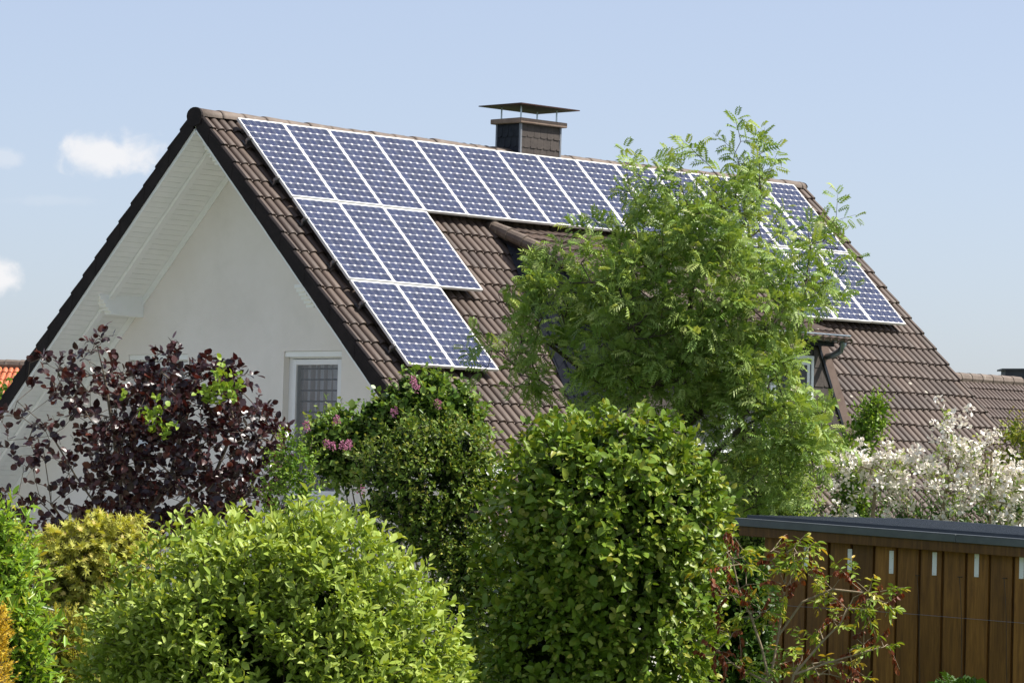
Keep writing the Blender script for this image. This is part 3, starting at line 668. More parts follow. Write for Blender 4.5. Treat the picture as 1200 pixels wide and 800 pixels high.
# ------------------------------------------------------------------ shed
Dl, Dr = 31.6, 29.9
PL = at(862, 607, Dl); PR = at(1200, 632, Dr)
e = PR-PL; slope = e[2]/np.linalg.norm(e[:2]); e[2] = 0; e /= np.linalg.norm(e)
back = np.cross([0,0,1], e); back = back if back@fw > 0 else -back
shed = thing('garden_shed', 'brown board garden shed with flat dark metal roof', 'shed', (PL[0], PL[1], 0))
LW = 4.3; zt0 = PL[2]
def sp3(s, d, z): q = PL + e*s + back*d; return np.array([q[0], q[1], z])
def rz(s, off=0): return zt0 + slope*s + off
bd = MB(); tint = []; s = .24; bw = .222; bi = 0; ins = .10
while s < LW-.2:
    z1 = rz(s, -.115)
    for (a, b, d0, d1) in ((s, s+bw-.028, ins, ins+.03),):
        n0 = len(bd.v); bd.hexa([sp3(a,d0,0),sp3(b,d0,0),sp3(b,d1,0),sp3(a,d1,0),sp3(a,d0,rz(a,-.1)),sp3(b,d0,rz(b,-.1)),sp3(b,d1,rz(b,-.1)),sp3(a,d1,rz(a,-.1))])
        tint += [rng.uniform(0, 1)]*(len(bd.v)-n0)
    s += bw
n0 = len(bd.v); bd.hexa([sp3(.24,ins+.031,0),sp3(s,ins+.031,0),sp3(s,ins+.05,0),sp3(.24,ins+.05,0),sp3(.24,ins+.031,rz(.24,-.1)),sp3(s,ins+.031,rz(s,-.1)),sp3(s,ins+.05,rz(s,-.1)),sp3(.24,ins+.05,rz(.24,-.1))]); tint += [-.6]*(len(bd.v)-n0)
# side and back walls
SD = 2.6; k = 0; d = ins+.06
while d < SD:
    n0 = len(bd.v); bd.hexa([sp3(.24,d,0),sp3(.27,d,0),sp3(.27,d+bw-.01,0),sp3(.24,d+bw-.01,0),sp3(.24,d,rz(.24,-.1)),sp3(.27,d,rz(.24,-.1)),sp3(.27,d+bw-.01,rz(.24,-.1)),sp3(.24,d+bw-.01,rz(.24,-.1))]); tint += [rng.uniform(0,1)]*(len(bd.v)-n0); d += bw
n0 = len(bd.v); bd.hexa([sp3(.24,SD,0),sp3(s,SD,0),sp3(s,SD+.03,0),sp3(.24,SD+.03,0),sp3(.24,SD,rz(.24,-.1)),sp3(s,SD,rz(s,-.1)),sp3(s,SD+.03,rz(s,-.1)),sp3(.24,SD+.03,rz(.24,-.1))])
bd.hexa([sp3(s-.03,ins,0),sp3(s,ins,0),sp3(s,SD,0),sp3(s-.03,SD,0),sp3(s-.03,ins,rz(s,-.1)),sp3(s,ins,rz(s,-.1)),sp3(s,SD,rz(s,-.1)),sp3(s-.03,SD,rz(s,-.1))]); tint += [.4]*(len(bd.v)-n0)
mesh('wall', bd.v, bd.f, M_WOOD, shed, attrs={'tint': tint})
fc = MB(); fc.hexa([sp3(.03,.01,rz(.03,-.145)),sp3(LW,.01,rz(LW,-.145)),sp3(LW,.035,rz(LW,-.145)),sp3(.03,.035,rz(.03,-.145)),sp3(.03,.01,rz(.03,-.045)),sp3(LW,.01,rz(LW,-.045)),sp3(LW,.035,rz(LW,-.045)),sp3(.03,.035,rz(.03,-.045))])
bevel(mesh('fascia', fc.v, fc.f, M_WOOD, shed, attrs={'tint': [.0]*len(fc.v)}), .003)
M_ROOFM = simple('anthracite roof sheet', (.040,.050,.058), (.060,.072,.080), 6, .5, 0, metal=.0, spec=.35)
et = MB()
for (a, b) in ((0, 2.18), (2.184, LW+.02)):
    et.hexa([sp3(a,-.012,rz(a,-.062)),sp3(b,-.012,rz(b,-.062)),sp3(b,.008,rz(b,-.062)),sp3(a,.008,rz(a,-.062)),sp3(a,-.012,rz(a,.0)),sp3(b,-.012,rz(b,.0)),sp3(b,.008,rz(b,.0)),sp3(a,.008,rz(a,.0))])
    et.hexa([sp3(a,-.012,rz(a,.0005)),sp3(b,-.012,rz(b,.0005)),sp3(b,.07,rz(b,.0005)),sp3(a,.07,rz(a,.0005)),sp3(a,-.012,rz(a,.006)),sp3(b,-.012,rz(b,.006)),sp3(b,.07,rz(b,.006)),sp3(a,.07,rz(a,.006))])
bevel(et.build('verge_flashing', simple('grey roof edging', (.095,.108,.112), (.13,.145,.15), 6, .42, 0, metal=.1), shed), .003)
# trapezoid sheet: ridges run along the fall
rs = MB(); d = .071; prof = []
while d < SD+.15:
    prof += [(d, -.03), (d+.10, -.03), (d+.115, .030), (d+.150, .030)]; d += .165
for s_ in (0.0, LW+.02):
    for (dd_, h_) in prof: rs.v.append(tuple(sp3(s_, dd_, rz(s_, h_+.0))))
n = len(prof)
for i in range(n-1): rs.f.append([i, i+1, n+i+1, n+i])
rso = rs.build('roof', M_ROOFM, shed); so_ = rso.modifiers.new('s', 'SOLIDIFY'); so_.thickness = .004
rf = MB()
for d in (.5, 1.2, 1.9, 2.5): rf.hexa([sp3(a,dd_,rz(a,z)) for z in (-.10,-.04) for a, dd_ in ((.05,d),(LW-.05,d),(LW-.05,d+.06),(.05,d+.06))])
mesh('rafter', rf.v, rf.f, M_WOOD, shed, attrs={'tint': [.3]*len(rf.v)})
# strips on every second board, whitened to imitate light behind gaps; small screws
M_GAPGLOW = simple('gap glow white', (.88,.90,.87), (.92,.93,.90), 40, .4, 0, dirt=((.3,.33,.3), 60, .62, .66))
for px in (945.5, 996.5, 1045, 1095.5, 1145, 1197.5):
    # position along the wall where this pixel column meets the wall plane
    best = min(np.arange(0, LW, .004), key=lambda q: abs(600+F*((sp3(q, ins, 2.5)-EYE)@RT)/((sp3(q, ins, 2.5)-EYE)@fw)-px))
    def zat(py): 
        q = sp3(best, ins, 0)-EYE
        return min(np.arange(1.5, 3, .002), key=lambda z: abs(400-F*((sp3(best, ins, z)-EYE)@UP)/((sp3(best, ins, z)-EYE)@fw)-py))
    y1 = 642.8+(px-996.5)*.0395; za, zb_ = zat(y1+27), zat(y1)
    m = MB(); m.hexa([sp3(a,dd_,z) for z in (za, zb_) for a, dd_ in ((best-.021,ins-.006),(best+.021,ins-.006),(best+.021,ins-.001),(best-.021,ins-.001))])
    for z in (za+.02, zb_-.02): m.tube([sp3(best, ins-.006, z), sp3(best, ins-.010, z)], .006, 6)
    bevel(m.build('white_strip', M_GAPGLOW, shed), .001)
for px, py in ((1078.5, 674), (1128, 675.5), (1180.5, 677)):
    best = min(np.arange(0, LW, .004), key=lambda q: abs(600+F*((sp3(q, ins, 2.5)-EYE)@RT)/((sp3(q, ins, 2.5)-EYE)@fw)-px))
    z = min(np.arange(1.5, 3, .002), key=lambda z: abs(400-F*((sp3(best, ins, z)-EYE)@UP)/((sp3(best, ins, z)-EYE)@fw)-py))
    m = MB(); m.tube([sp3(best, ins, z), sp3(best, ins-.05, z), sp3(best-.012, ins-.055, z)], .004, 6)
    m.tube([sp3(best, ins-.045, z)] + [sp3(best+.09*t_+.006*math.sin(9*t_), ins-.04, z-1.6*t_) for t_ in np.linspace(.1, 1, 9)], .0028, 5)
    m.build('trellis_wire', M_BARKD, shed)
w1 = MB(); w1.tube([sp3(.3, ins-.03, 2.02), sp3(1.6, ins-.03, 2.0), sp3(LW-.3, ins-.03, 1.93)], .002, 5); w1.build('trellis_wire', M_RAIL, shed)
# ------------------------------------------------------------------ vegetation kit
def norm(a): return a/(np.linalg.norm(a, axis=-1, keepdims=True)+1e-9)
class Noise:
    def __init__(s, seed, scale, n=7):
        r = np.random.default_rng(seed); s.k = r.normal(0, 1, (n, 3))*scale; s.p = r.uniform(0, 6.28, n)
    def __call__(s, P): return np.sin(P @ s.k.T + s.p).mean(1)*1.6
def leaf_t(kind):
    if kind == 'oval':   V = [(0,0,0),(.28,.24,.05),(.66,.25,.04),(1,0,-.06),(.28,-.24,.05),(.66,-.25,.04)]; Fs = [(0,3,2,1),(0,4,5,3)]
    elif kind == 'lance': V = [(0,0,0),(.3,.13,.03),(.65,.12,0),(1,0,-.12),(.3,-.13,.03),(.65,-.12,0)]; Fs = [(0,3,2,1),(0,4,5,3)]
    elif kind == 'round': V = [(0,0,0),(.08,.26,.02),(.42,.43,.07),(.78,.30,.03),(1,0,-.08),(.08,-.26,.02),(.42,-.43,.07),(.78,-.30,.03),(.5,0,-.01)]; Fs = [(0,8,2,1),(8,4,3,2),(0,5,6,8),(8,6,7,4)]
    elif kind == 'maple':
        V = [(0,0,0)]; 
        for a, r_ in ((-150,.32),(-115,.26),(-88,.62),(-62,.30),(-38,.80),(-18,.38),(0,1.0),(18,.38),(38,.80),(62,.30),(88,.62),(115,.26),(150,.32)):
            t = math.radians(a); V.append((r_*math.cos(t)*.8+.1, r_*math.sin(t)*.7, -.12*r_*r_))
        Fs = [(0, i+1, i) for i in range(1, 13)]
    elif kind == 'pinnate':
        V = []; Fs = []
        n = 5
        for i in range(n):
            x = .22+.70*i/(n-1)*.9; l = .36*(1-.35*abs(i-2.2)/4)
            for sgn in (1, -1):
                b = len(V); dx = l*.45; dz = -.05 - .14*(i/n)**2
                V += [(x, 0, -.10*x*x), (x+dx*.3+.092, sgn*l*.5, -.10*x*x+.02), (x+dx, sgn*l, -.10*x*x+dz), (x+dx*.45-.095, sgn*l*.5, -.10*x*x+.015)]
                Fs.append((b, b+1, b+2, b+3) if sgn < 0 else (b+3, b+2, b+1, b))
        b = len(V); V += [(.87,0,-.08),(1.0,.06,-.10),(1.18,0,-.15),(1.0,-.06,-.10)]; Fs.append((b,b+3,b+2,b+1))
        b = len(V); V += [(0,.008,0),(.45,.006,-.015),(.9,.003,-.075),(.9,-.003,-.08),(.45,-.006,-.02),(0,-.008,-.0)]; Fs += [(b,b+5,b+4,b+1),(b+1,b+4,b+3,b+2)]
    elif kind == 'petal': V = [(0,0,0),(.5,.36,.12),(1,.16,.1),(1,-.16,.1),(.5,-.36,.12)]; Fs = [(0,4,3,2,1)]
    elif kind == 'scale': V = [(0,0,0),(.35,.10,.02),(1,.0,.0),(.35,-.10,.02),(.5,.32,.0),(.5,-.32,0)]; Fs = [(0,3,2,1),(0,1,4),(0,5,3)]
    return np.array(V, float), Fs
LT = {k: leaf_t(k) for k in ('oval','lance','round','maple','pinnate','petal','scale')}
def leaves(name, kind, P, D, Nn, size, tint, young, mat, parent, width=1.0, curl=None):
    """P base points, D directions, Nn approximate normals"""
    T, Fs = LT[kind]; n = len(P); r = np.random.default_rng(len(P))
    D = norm(D); Y = norm(np.cross(Nn, D)); Z = np.cross(D, Y)
    sz = np.broadcast_to(np.asarray(size, float), (n,))[:, None, None]
    fold = r.uniform(.3, 2.6, (n, 1, 1)); droop = r.normal(0, .12, (n, 1, 1))
    tx = T[None, :, 0:1]; ty = T[None, :, 1:2]*width*r.uniform(.8, 1.15, (n, 1, 1)); tz = T[None, :, 2:3]*fold + droop*tx*tx
    V = P[:, None] + sz*(tx*D[:, None] + ty*Y[:, None] + tz*Z[:, None])
    m = len(T); loops = np.concatenate([np.array(f) for f in Fs]); sizes = np.array([len(f) for f in Fs])
    Lp = (loops[None] + (np.arange(n)*m)[:, None]).ravel(); Sz = np.tile(sizes, n)
    return mesh(name, V.reshape(-1, 3), (Lp, Sz), mat, parent, attrs={'tint': np.repeat(np.clip(tint, 0, 1), m), 'young': np.repeat(np.clip(young, 0, 1), m)})
def inside(poly, x, y):
    c = np.zeros(len(x), bool); n = len(poly)
    for i in range(n):
        x1, y1 = poly[i]; x2, y2 = poly[(i+1) % n]
        hit = ((y1 > y) != (y2 > y)) & (x < (x2-x1)*(y-y1)/(y2-y1+1e-12)+x1); c ^= hit
    return c
def edge_dist(poly, x, y):
    best = np.full(len(x), 1e9); gx = np.zeros(len(x)); gy = np.zeros(len(x)); n = len(poly)
    for i in range(n):
        ax, ay = poly[i]; bx, by = poly[(i+1) % n]; dx, dy = bx-ax, by-ay
        t = np.clip(((x-ax)*dx+(y-ay)*dy)/(dx*dx+dy*dy+1e-9), 0, 1); px = ax+t*dx; py = ay+t*dy
        d = np.hypot(x-px, y-py); m = d < best; best[m] = d[m]; gx[m] = (px-x)[m]; gy[m] = (py-y)[m]
    g = np.hypot(gx, gy)+1e-9
    return best, gx/g, gy/g
def volume_points(poly, D, n, r, surface=True, depth=.9, back=.35, R=None, below=None, ythin=820):
    """points on (or in) a body whose outline at distance D is poly: returns P, outward normals"""
    poly = np.array(poly, float); x0, y0 = poly.min(0); x1, y1 = poly.max(0); out = []
    X = []; Y = []
    while sum(map(len, X)) < n:
        x = r.uniform(x0, x1, n*2); y = r.uniform(y0, y1, n*2); k = inside(poly, x, y) & ((y < ythin) | (r.uniform(0, 1, len(y)) < .25)); X.append(x[k]); Y.append(y[k])
    x = np.concatenate(X)[:n]; y = np.concatenate(Y)[:n]
    d, gx, gy = edge_dist(poly, x, y)
    R = R or d.max()*.95; q = np.clip(d/R, 0, 1); t = np.sqrt(1-(1-q)**2)
    T = R/F*D*depth
    if surface: s = np.where(r.uniform(0, 1, n) < back, 1., -1.)*t*T
    else: s = r.uniform(-1, 1, n)*t*T
    P = at(x, y, D + s)
    sg = np.sign(s)
    Nn = (1-q)[:, None]*(gx[:, None]*RT - gy[:, None]*UP) + (sg*t)[:, None]*fw
    return P, norm(Nn)
UPV = np.array([0, 0, 1.0])
def ground_of(P): return (float(P[:, 0].mean()), float(P[:, 1].mean()), 0.0)
def shoots(P, Nn, r, length, k, up=.5, out=.7, rnd=.5, leaf_out=.8, spread=.9, droop=0.):
    """leaf bases, directions, normals, position along shoot, shoot index"""
    n = len(P); d = norm(Nn*out + UPV*up + r.normal(0, rnd, (n, 3))); L_ = length*r.uniform(.55, 1.35, n)
    t = (np.arange(k)+.4)/k; tt = np.tile(t, n); idx = np.repeat(np.arange(n), k)
    bend = norm(np.cross(d, r.normal(0, 1, (n, 3))))
    B = P[idx] + d[idx]*(L_[idx]*tt)[:, None] + bend[idx]*(L_[idx]*.15*tt**2)[:, None] - UPV*(droop*L_[idx]*tt**2)[:, None]
    side = norm(np.cross(d, UPV+r.normal(0, .2, (n, 3)))); s2 = np.cross(d, side); ph = np.tile(np.arange(k)*2.4, n) + r.uniform(0, 6, n)[idx]
    rad = side[idx]*np.cos(ph)[:, None] + s2[idx]*np.sin(ph)[:, None]
    LD = norm(d[idx]*(leaf_out+ .5*(tt > .85))[:, None] + rad*spread + r.normal(0, .25, (n*k, 3)))
    return B, LD, d, tt, idx, L_
SUNW = norm(UPV+.75*S)
def leaf_normal(LD, Nn, r, upw=.9, outw=.5, rnd=.45): return norm(SUNW*upw + Nn*outw + r.normal(0, rnd, LD.shape))
def stems(name, parent, base, tops, r, rad=.03, mat=None, wob=.12, addV=(), addF=()):
    m = MB()
    for tp in tops:
        b = base + np.array([*r.normal(0, .08, 2), -.03]); n = 7; pts = []
        for i in range(n):
            t = i/(n-1); pts.append(b+(tp-b)*t + np.array([*(r.normal(0, wob, 2)*math.sin(math.pi*t)), 0])*.6)
        m.tube(pts, [rad*(1-.85*i/(n-1)) for i in range(n)], 6)
    m.add(addV, addF)
    return m.build(name, mat or M_BARK, parent, smooth=True)
def bush(name, label, poly, D, seed, mat, kind='oval', size=.06, n=1500, k=6, slen=.16, depth=.9, rough=.12, nscale=3.0, hole=-.55, R=None, up=.5, out=.7, spread=.9, upw=.9, outw=.5, width=1.0, back=.35, core=.35, young_p=.8, droop=0., tw=True, nst=6, cat='shrub', group=None, bark=None, core_in=.35, rnd=.5, lr=.45, inner=.9):
    r = np.random.default_rng(seed)
    P, Nn = volume_points(poly, D, n, r, True, depth, back, R)
    nz_ = Noise(seed, nscale); v = nz_(P); nz2 = Noise(seed+1, nscale*2.6); v2 = nz2(P)
    P = P + Nn*((v*.7+v2*.45)*rough)[:, None]
    keep = (v*.5+v2*.7) > hole; P, Nn, v = P[keep], Nn[keep], v[keep]
    # inner layers
    nc = int(len(P)*core); j = r.integers(0, len(P), nc); Pi = P[j] - Nn[j]*r.uniform(.08, core_in, nc)[:, None]
    t = thing(name, label, cat, ground_of(P), group)
    Pa = np.concatenate([P, Pi]); Na = np.concatenate([Nn, Nn[j]])
    B, LD, d, tt, idx, L_ = shoots(Pa, Na, r, slen, k, up, out, rnd, spread=spread, droop=droop)
    Nl = leaf_normal(LD, Na[idx], r, upw, outw, lr)
    st = r.uniform(0, 1, len(Pa)); tint = .15 + .85*(.55*st[idx] + .45*r.uniform(0, 1, len(B)))
    young = np.clip((tt-.55)*2.2, 0, 1)*(r.uniform(0, 1, len(B)) < young_p)*r.uniform(.3, 1, len(B))*np.where(idx < len(P), 1, .3)
    s = size*r.uniform(.5, 1.3, len(B))*(1-.25*(tt > .8))*r.uniform(.8, 1.15, len(Pa))[idx]
    # dense inside of the bush: larger leaves, shade painted in by the darkest tint
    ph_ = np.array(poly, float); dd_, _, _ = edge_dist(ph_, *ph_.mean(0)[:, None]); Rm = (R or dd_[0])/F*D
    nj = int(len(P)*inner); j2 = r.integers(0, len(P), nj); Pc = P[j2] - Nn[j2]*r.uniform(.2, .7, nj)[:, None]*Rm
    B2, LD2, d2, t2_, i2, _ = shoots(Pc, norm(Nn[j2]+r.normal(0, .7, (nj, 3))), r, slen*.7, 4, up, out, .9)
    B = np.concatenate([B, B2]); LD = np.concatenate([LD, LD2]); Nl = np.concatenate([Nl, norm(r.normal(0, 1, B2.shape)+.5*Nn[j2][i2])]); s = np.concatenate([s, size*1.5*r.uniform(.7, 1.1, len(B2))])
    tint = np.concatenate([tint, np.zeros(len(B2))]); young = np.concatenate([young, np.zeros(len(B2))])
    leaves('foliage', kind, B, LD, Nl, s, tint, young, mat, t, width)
    base = np.array(ground_of(P)); mid = np.array([P[:, 0].mean(), P[:, 1].mean(), 0])
    tops = [P[q]-Nn[q]*.25 for q in r.integers(0, len(P), nst)]
    sm = MB()
    Vt = []; Ft = []
    if tw:                                   # the twig inside every outer shoot
        m = MB(); q = r.permutation(len(P))[:min(len(P), 900)]
        for a in q:
            p0 = P[a]-d[a]*.05; p1 = P[a]+d[a]*L_[a]*.95; sd = norm(np.cross(d[a], fw)); s2 = np.cross(d[a], sd); b = len(Vt)
            for pp, rr in ((p0, .0035), (p1, .0015)):
                Vt += [pp+sd*rr, pp-sd*rr*.5+s2*rr*.87, pp-sd*rr*.5-s2*rr*.87]
            Ft += [(b,b+1,b+4,b+3),(b+1,b+2,b+5,b+4),(b+2,b,b+3,b+5)]
    stems('branches', t, base, tops, r, .028, bark or M_BARK, addV=Vt, addF=Ft)
    return t, P, Nn
def grow(root_pts, targets, r, r_tip=.004, expo=.5, steplen=.25, trunk_r=.05, wob=.05):
    """skeleton: root polylines first, then each target joined to the nearest node"""
    nodes = []; par = []
    for pl_n in root_pts:
        start = None
        for i, p in enumerate(pl_n):
            p = np.array(p, float)
            if i == 0 and nodes:
                dd = np.linalg.norm(np.array(nodes)-p, axis=1); j = int(dd.argmin())
                if dd[j] < .15: start = j; continue
            nodes.append(p); par.append(start if start is not None else -1); start = len(nodes)-1
    A = np.array(nodes)
    order = np.argsort([np.min(np.linalg.norm(A-t, axis=1)) for t in targets]); tipi = np.zeros(len(targets), int)
    for o_ in order:
        t = targets[o_]; A = np.array(nodes)
        vec = t-A; dd = np.linalg.norm(vec, axis=1) + .6*np.clip(A[:, 2]-t[2]+.08, 0, None)    # prefer joining from below
        j = int(dd.argmin()); s = A[j]; L_ = np.linalg.norm(t-s); n = max(1, int(L_/steplen)); prev = j
        w_ = r.normal(0, wob*L_, 3)
        for i in range(1, n+1):
            q = i/n; p = s+(t-s)*q + w_*math.sin(math.pi*q) - np.array([0,0,.10*L_*math.sin(math.pi*q)])
            nodes.append(p); par.append(prev); prev = len(nodes)-1
        tipi[o_] = prev
    n = len(nodes); cnt = np.zeros(n); ch = np.zeros(n)
    for i in range(n-1, -1, -1):
        if ch[i] == 0: cnt[i] += 1
        if par[i] >= 0: cnt[par[i]] += cnt[i]; ch[par[i]] += 1
    rad = r_tip*cnt**expo; rad *= 1.0
    rad = np.minimum(rad, trunk_r)
    return np.array(nodes), np.array(par), rad, tipi
def skeleton_mesh(name, nodes, par, rad, mat, parent, sides=6, addV=(), addF=()):
    V = []; Fc = []
    for i in range(len(nodes)):
        j = par[i]
        if j < 0: continue
        a, b = nodes[j], nodes[i]; d = b-a; L_ = np.linalg.norm(d)
        if L_ < 1e-6: continue
        d /= L_; ref = UPV if abs(d[2]) < .9 else np.array([1., 0, 0]); sd = norm(np.cross(d, ref)); s2 = np.cross(sd, d); k0 = len(V)
        ra = min(rad[j], rad[i]*1.25)
        for p, q in ((a-d*ra*.3, ra), (b+d*rad[i]*.3, rad[i])):
            for k in range(sides):
                t = 2*math.pi*k/sides; V.append(p+q*(math.cos(t)*sd+math.sin(t)*s2))
        for k in range(sides): Fc.append((k0+k, k0+(k+1) % sides, k0+sides+(k+1) % sides, k0+sides+k))
    b = len(V); V += list(addV); Fc += [tuple(i+b for i in f) for f in addF]
    return mesh(name, V, Fc, mat, parent, smooth=True)
def cluster(name, centres, r, n, rad, size, kind, mat, parent, flat=.6, up=.4):
    """flower heads: many petals on a small ball"""
    c = np.repeat(centres, n, axis=0); d = norm(r.normal(0, 1, (len(c), 3)) + UPV*up); rr = r.uniform(.5, 1, len(c))[:, None]*np.repeat(np.broadcast_to(rad, (len(centres),)), n)[:, None]
    P = c + d*rr*np.array([1, 1, flat]); LD = norm(r.normal(0, 1, P.shape)+d*.8); Nl = norm(d*.5+SUNW*.8+r.normal(0, .4, P.shape))
    return leaves(name, kind, P, LD, Nl, size*r.uniform(.7, 1.2, len(P)), r.uniform(0, 1, len(P)), r.uniform(0, 1, len(P))*.4, mat, parent)
G = lambda y, D: 579 + 2.9*F/D                                   # pixel row of the ground at distance D
# leaf colours; the dark first stop paints shade into bush interiors
L_ROUND = leaf_mat('privet like leaf', [(0,(0.040,0.075,0.010)),(.25,(0.215,0.320,0.042)),(1,(0.360,0.460,0.080))], (0.520,0.580,0.165), 0.20, .38)
L_BIG = leaf_mat('broad fresh leaf', [(0,(.022,.050,.007)),(.25,(.105,.195,.020)),(1,(.225,.315,.040))], (.40,.38,.075), .18, .38)
L_ROWAN = leaf_mat('rowan leaf', [(0,(.050,.105,.018)),(.25,(.175,.290,.055)),(1,(.33,.44,.12))], (.46,.52,.18), .24, .45)
L_PURP = leaf_mat('copper leaf', [(0,(0.014,0.006,0.008)),(.5,(0.030,0.011,0.013)),(.88,(0.053,0.016,0.014)),(1,(0.114,0.035,0.018))], (0.116,0.034,0.019), 0.14, .33, (2.2,.7,.45), 1.2)
L_HAZEL = leaf_mat('fresh green leaf', [(0,(0.101,0.202,0.018)),(1,(0.223,0.365,0.043))], (0.345,0.426,0.070), 0.26, .45)
L_LILAC = leaf_mat('lilac leaf', [(0,(0.031,0.070,0.012)),(.25,(0.123,0.229,0.040)),(1,(0.220,0.326,0.070))], (0.370,0.405,0.114), 0.22, .36)
L_SMALL = leaf_mat('small dark leaf', [(0,(0.019,0.040,0.007)),(.25,(0.088,0.158,0.022)),(1,(0.185,0.273,0.044))], (0.440,0.405,0.088), 0.18, .38)
L_ACER = leaf_mat('golden maple leaf', [(0,(.20,.21,.035)),(.4,(.42,.44,.08)),(1,(.60,.60,.15))], (.62,.42,.14), .25, .5)
L_LONG = leaf_mat('long glossy leaf', [(0,(.05,.11,.012)),(.25,(.19,.34,.035)),(1,(.32,.47,.07))], (.60,.44,.07), .28, .32)
L_GOLD = leaf_mat('golden conifer', [(0,(.42,.27,.02)),(1,(.74,.54,.05))], (.75,.50,.07), .2, .6)
L_OLIVE = leaf_mat('olive conifer', [(0,(0.160,0.192,0.019)),(1,(0.446,0.414,0.055))], (0.660,0.526,0.082), 0.16, .6)
L_BLOSS = leaf_mat('blossom shrub leaf', [(0,(0.174,0.276,0.058)),(1,(0.348,0.464,0.116))], (0.522,0.522,0.174), 0.23, .45)
L_WHITE = leaf_mat('white petal', [(0,(.82,.77,.68)),(1,(.90,.89,.84))], (.82,.72,.60), .18, .6, (1.05,1.0,.95))
L_CREAM = leaf_mat('cream petal', [(0,(0.550,0.500,0.330)),(1,(0.740,0.700,0.520))], (0.600,0.550,0.300), .3, .6, (1.05,1.0,.95))
L_LILACF = leaf_mat('lilac petal', [(0,(0.317,0.092,0.191)),(1,(0.607,0.264,0.404))], (0.660,0.317,0.426), .3, .6, (1.05,1.0,.95))
L_RED = leaf_mat('wilted red brown leaf', [(0,(0.083,0.020,0.008)),(1,(0.220,0.060,0.018))], (0.275,0.092,0.024), 0.16, .5, (1.6,.9,.5))
L_SAP = leaf_mat('sapling leaf', [(0,(0.113,0.209,0.019)),(.6,(0.240,0.335,0.041)),(1,(0.478,0.431,0.069))], (0.660,0.383,0.055), 0.23, .35)
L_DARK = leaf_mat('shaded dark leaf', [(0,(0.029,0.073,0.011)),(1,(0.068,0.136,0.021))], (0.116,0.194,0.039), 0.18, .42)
L_YELLOW = leaf_mat('yellow green leaf', [(0,(0.141,0.194,0.018)),(1,(0.317,0.334,0.044))], (0.528,0.396,0.035), 0.23, .5)
# ------------------------------------------------------------------ dense shrubs
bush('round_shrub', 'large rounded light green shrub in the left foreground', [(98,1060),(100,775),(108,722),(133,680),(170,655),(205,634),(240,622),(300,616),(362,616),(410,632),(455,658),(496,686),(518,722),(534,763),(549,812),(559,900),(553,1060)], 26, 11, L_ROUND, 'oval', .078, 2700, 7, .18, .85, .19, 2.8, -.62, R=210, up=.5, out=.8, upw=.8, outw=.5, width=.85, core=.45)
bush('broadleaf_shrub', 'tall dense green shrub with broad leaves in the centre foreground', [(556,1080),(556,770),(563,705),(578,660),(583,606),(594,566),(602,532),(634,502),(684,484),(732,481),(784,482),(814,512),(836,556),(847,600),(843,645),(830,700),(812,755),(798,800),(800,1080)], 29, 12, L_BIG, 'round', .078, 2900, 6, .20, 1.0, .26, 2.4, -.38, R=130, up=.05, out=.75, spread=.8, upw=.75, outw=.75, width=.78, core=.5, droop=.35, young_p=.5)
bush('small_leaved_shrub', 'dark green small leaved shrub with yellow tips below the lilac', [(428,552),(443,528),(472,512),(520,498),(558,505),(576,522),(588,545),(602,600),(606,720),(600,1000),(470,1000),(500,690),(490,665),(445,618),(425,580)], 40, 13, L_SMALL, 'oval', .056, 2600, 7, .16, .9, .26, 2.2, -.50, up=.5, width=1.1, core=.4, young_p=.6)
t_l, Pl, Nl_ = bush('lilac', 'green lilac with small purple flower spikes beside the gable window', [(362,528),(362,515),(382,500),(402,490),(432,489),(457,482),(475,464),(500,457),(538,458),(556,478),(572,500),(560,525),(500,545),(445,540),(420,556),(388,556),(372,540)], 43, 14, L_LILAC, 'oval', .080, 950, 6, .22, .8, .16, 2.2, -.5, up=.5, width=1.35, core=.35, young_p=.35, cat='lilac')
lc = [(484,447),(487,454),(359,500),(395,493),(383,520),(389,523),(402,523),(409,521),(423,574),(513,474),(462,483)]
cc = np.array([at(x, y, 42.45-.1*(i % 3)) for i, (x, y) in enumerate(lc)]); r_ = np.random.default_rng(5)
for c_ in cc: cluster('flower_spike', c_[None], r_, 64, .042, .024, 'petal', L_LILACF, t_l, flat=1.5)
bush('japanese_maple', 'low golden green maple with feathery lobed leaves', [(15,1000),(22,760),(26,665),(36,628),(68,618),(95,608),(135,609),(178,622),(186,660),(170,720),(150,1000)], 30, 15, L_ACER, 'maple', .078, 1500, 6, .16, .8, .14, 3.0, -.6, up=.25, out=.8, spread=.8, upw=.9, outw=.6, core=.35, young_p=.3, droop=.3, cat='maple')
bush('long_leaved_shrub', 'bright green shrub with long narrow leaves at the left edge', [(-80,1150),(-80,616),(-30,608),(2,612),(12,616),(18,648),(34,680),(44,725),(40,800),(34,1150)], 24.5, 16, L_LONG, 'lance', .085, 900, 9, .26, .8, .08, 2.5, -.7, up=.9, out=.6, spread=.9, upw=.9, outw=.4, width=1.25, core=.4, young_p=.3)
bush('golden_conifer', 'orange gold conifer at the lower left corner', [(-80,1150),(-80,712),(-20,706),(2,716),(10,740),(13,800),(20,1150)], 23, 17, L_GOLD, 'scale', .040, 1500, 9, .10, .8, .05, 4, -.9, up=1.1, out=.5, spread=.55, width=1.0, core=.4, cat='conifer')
bush('olive_conifer', 'small yellow olive conifer between the maple and the round shrub', [(48,1100),(48,760),(58,727),(75,720),(90,728),(98,760),(104,820),(110,1100)], 27.5, 18, L_OLIVE, 'scale', .036, 1700, 9, .09, .9, .05, 5, -.9, up=1.1, out=.5, spread=.55, core=.4, cat='conifer')
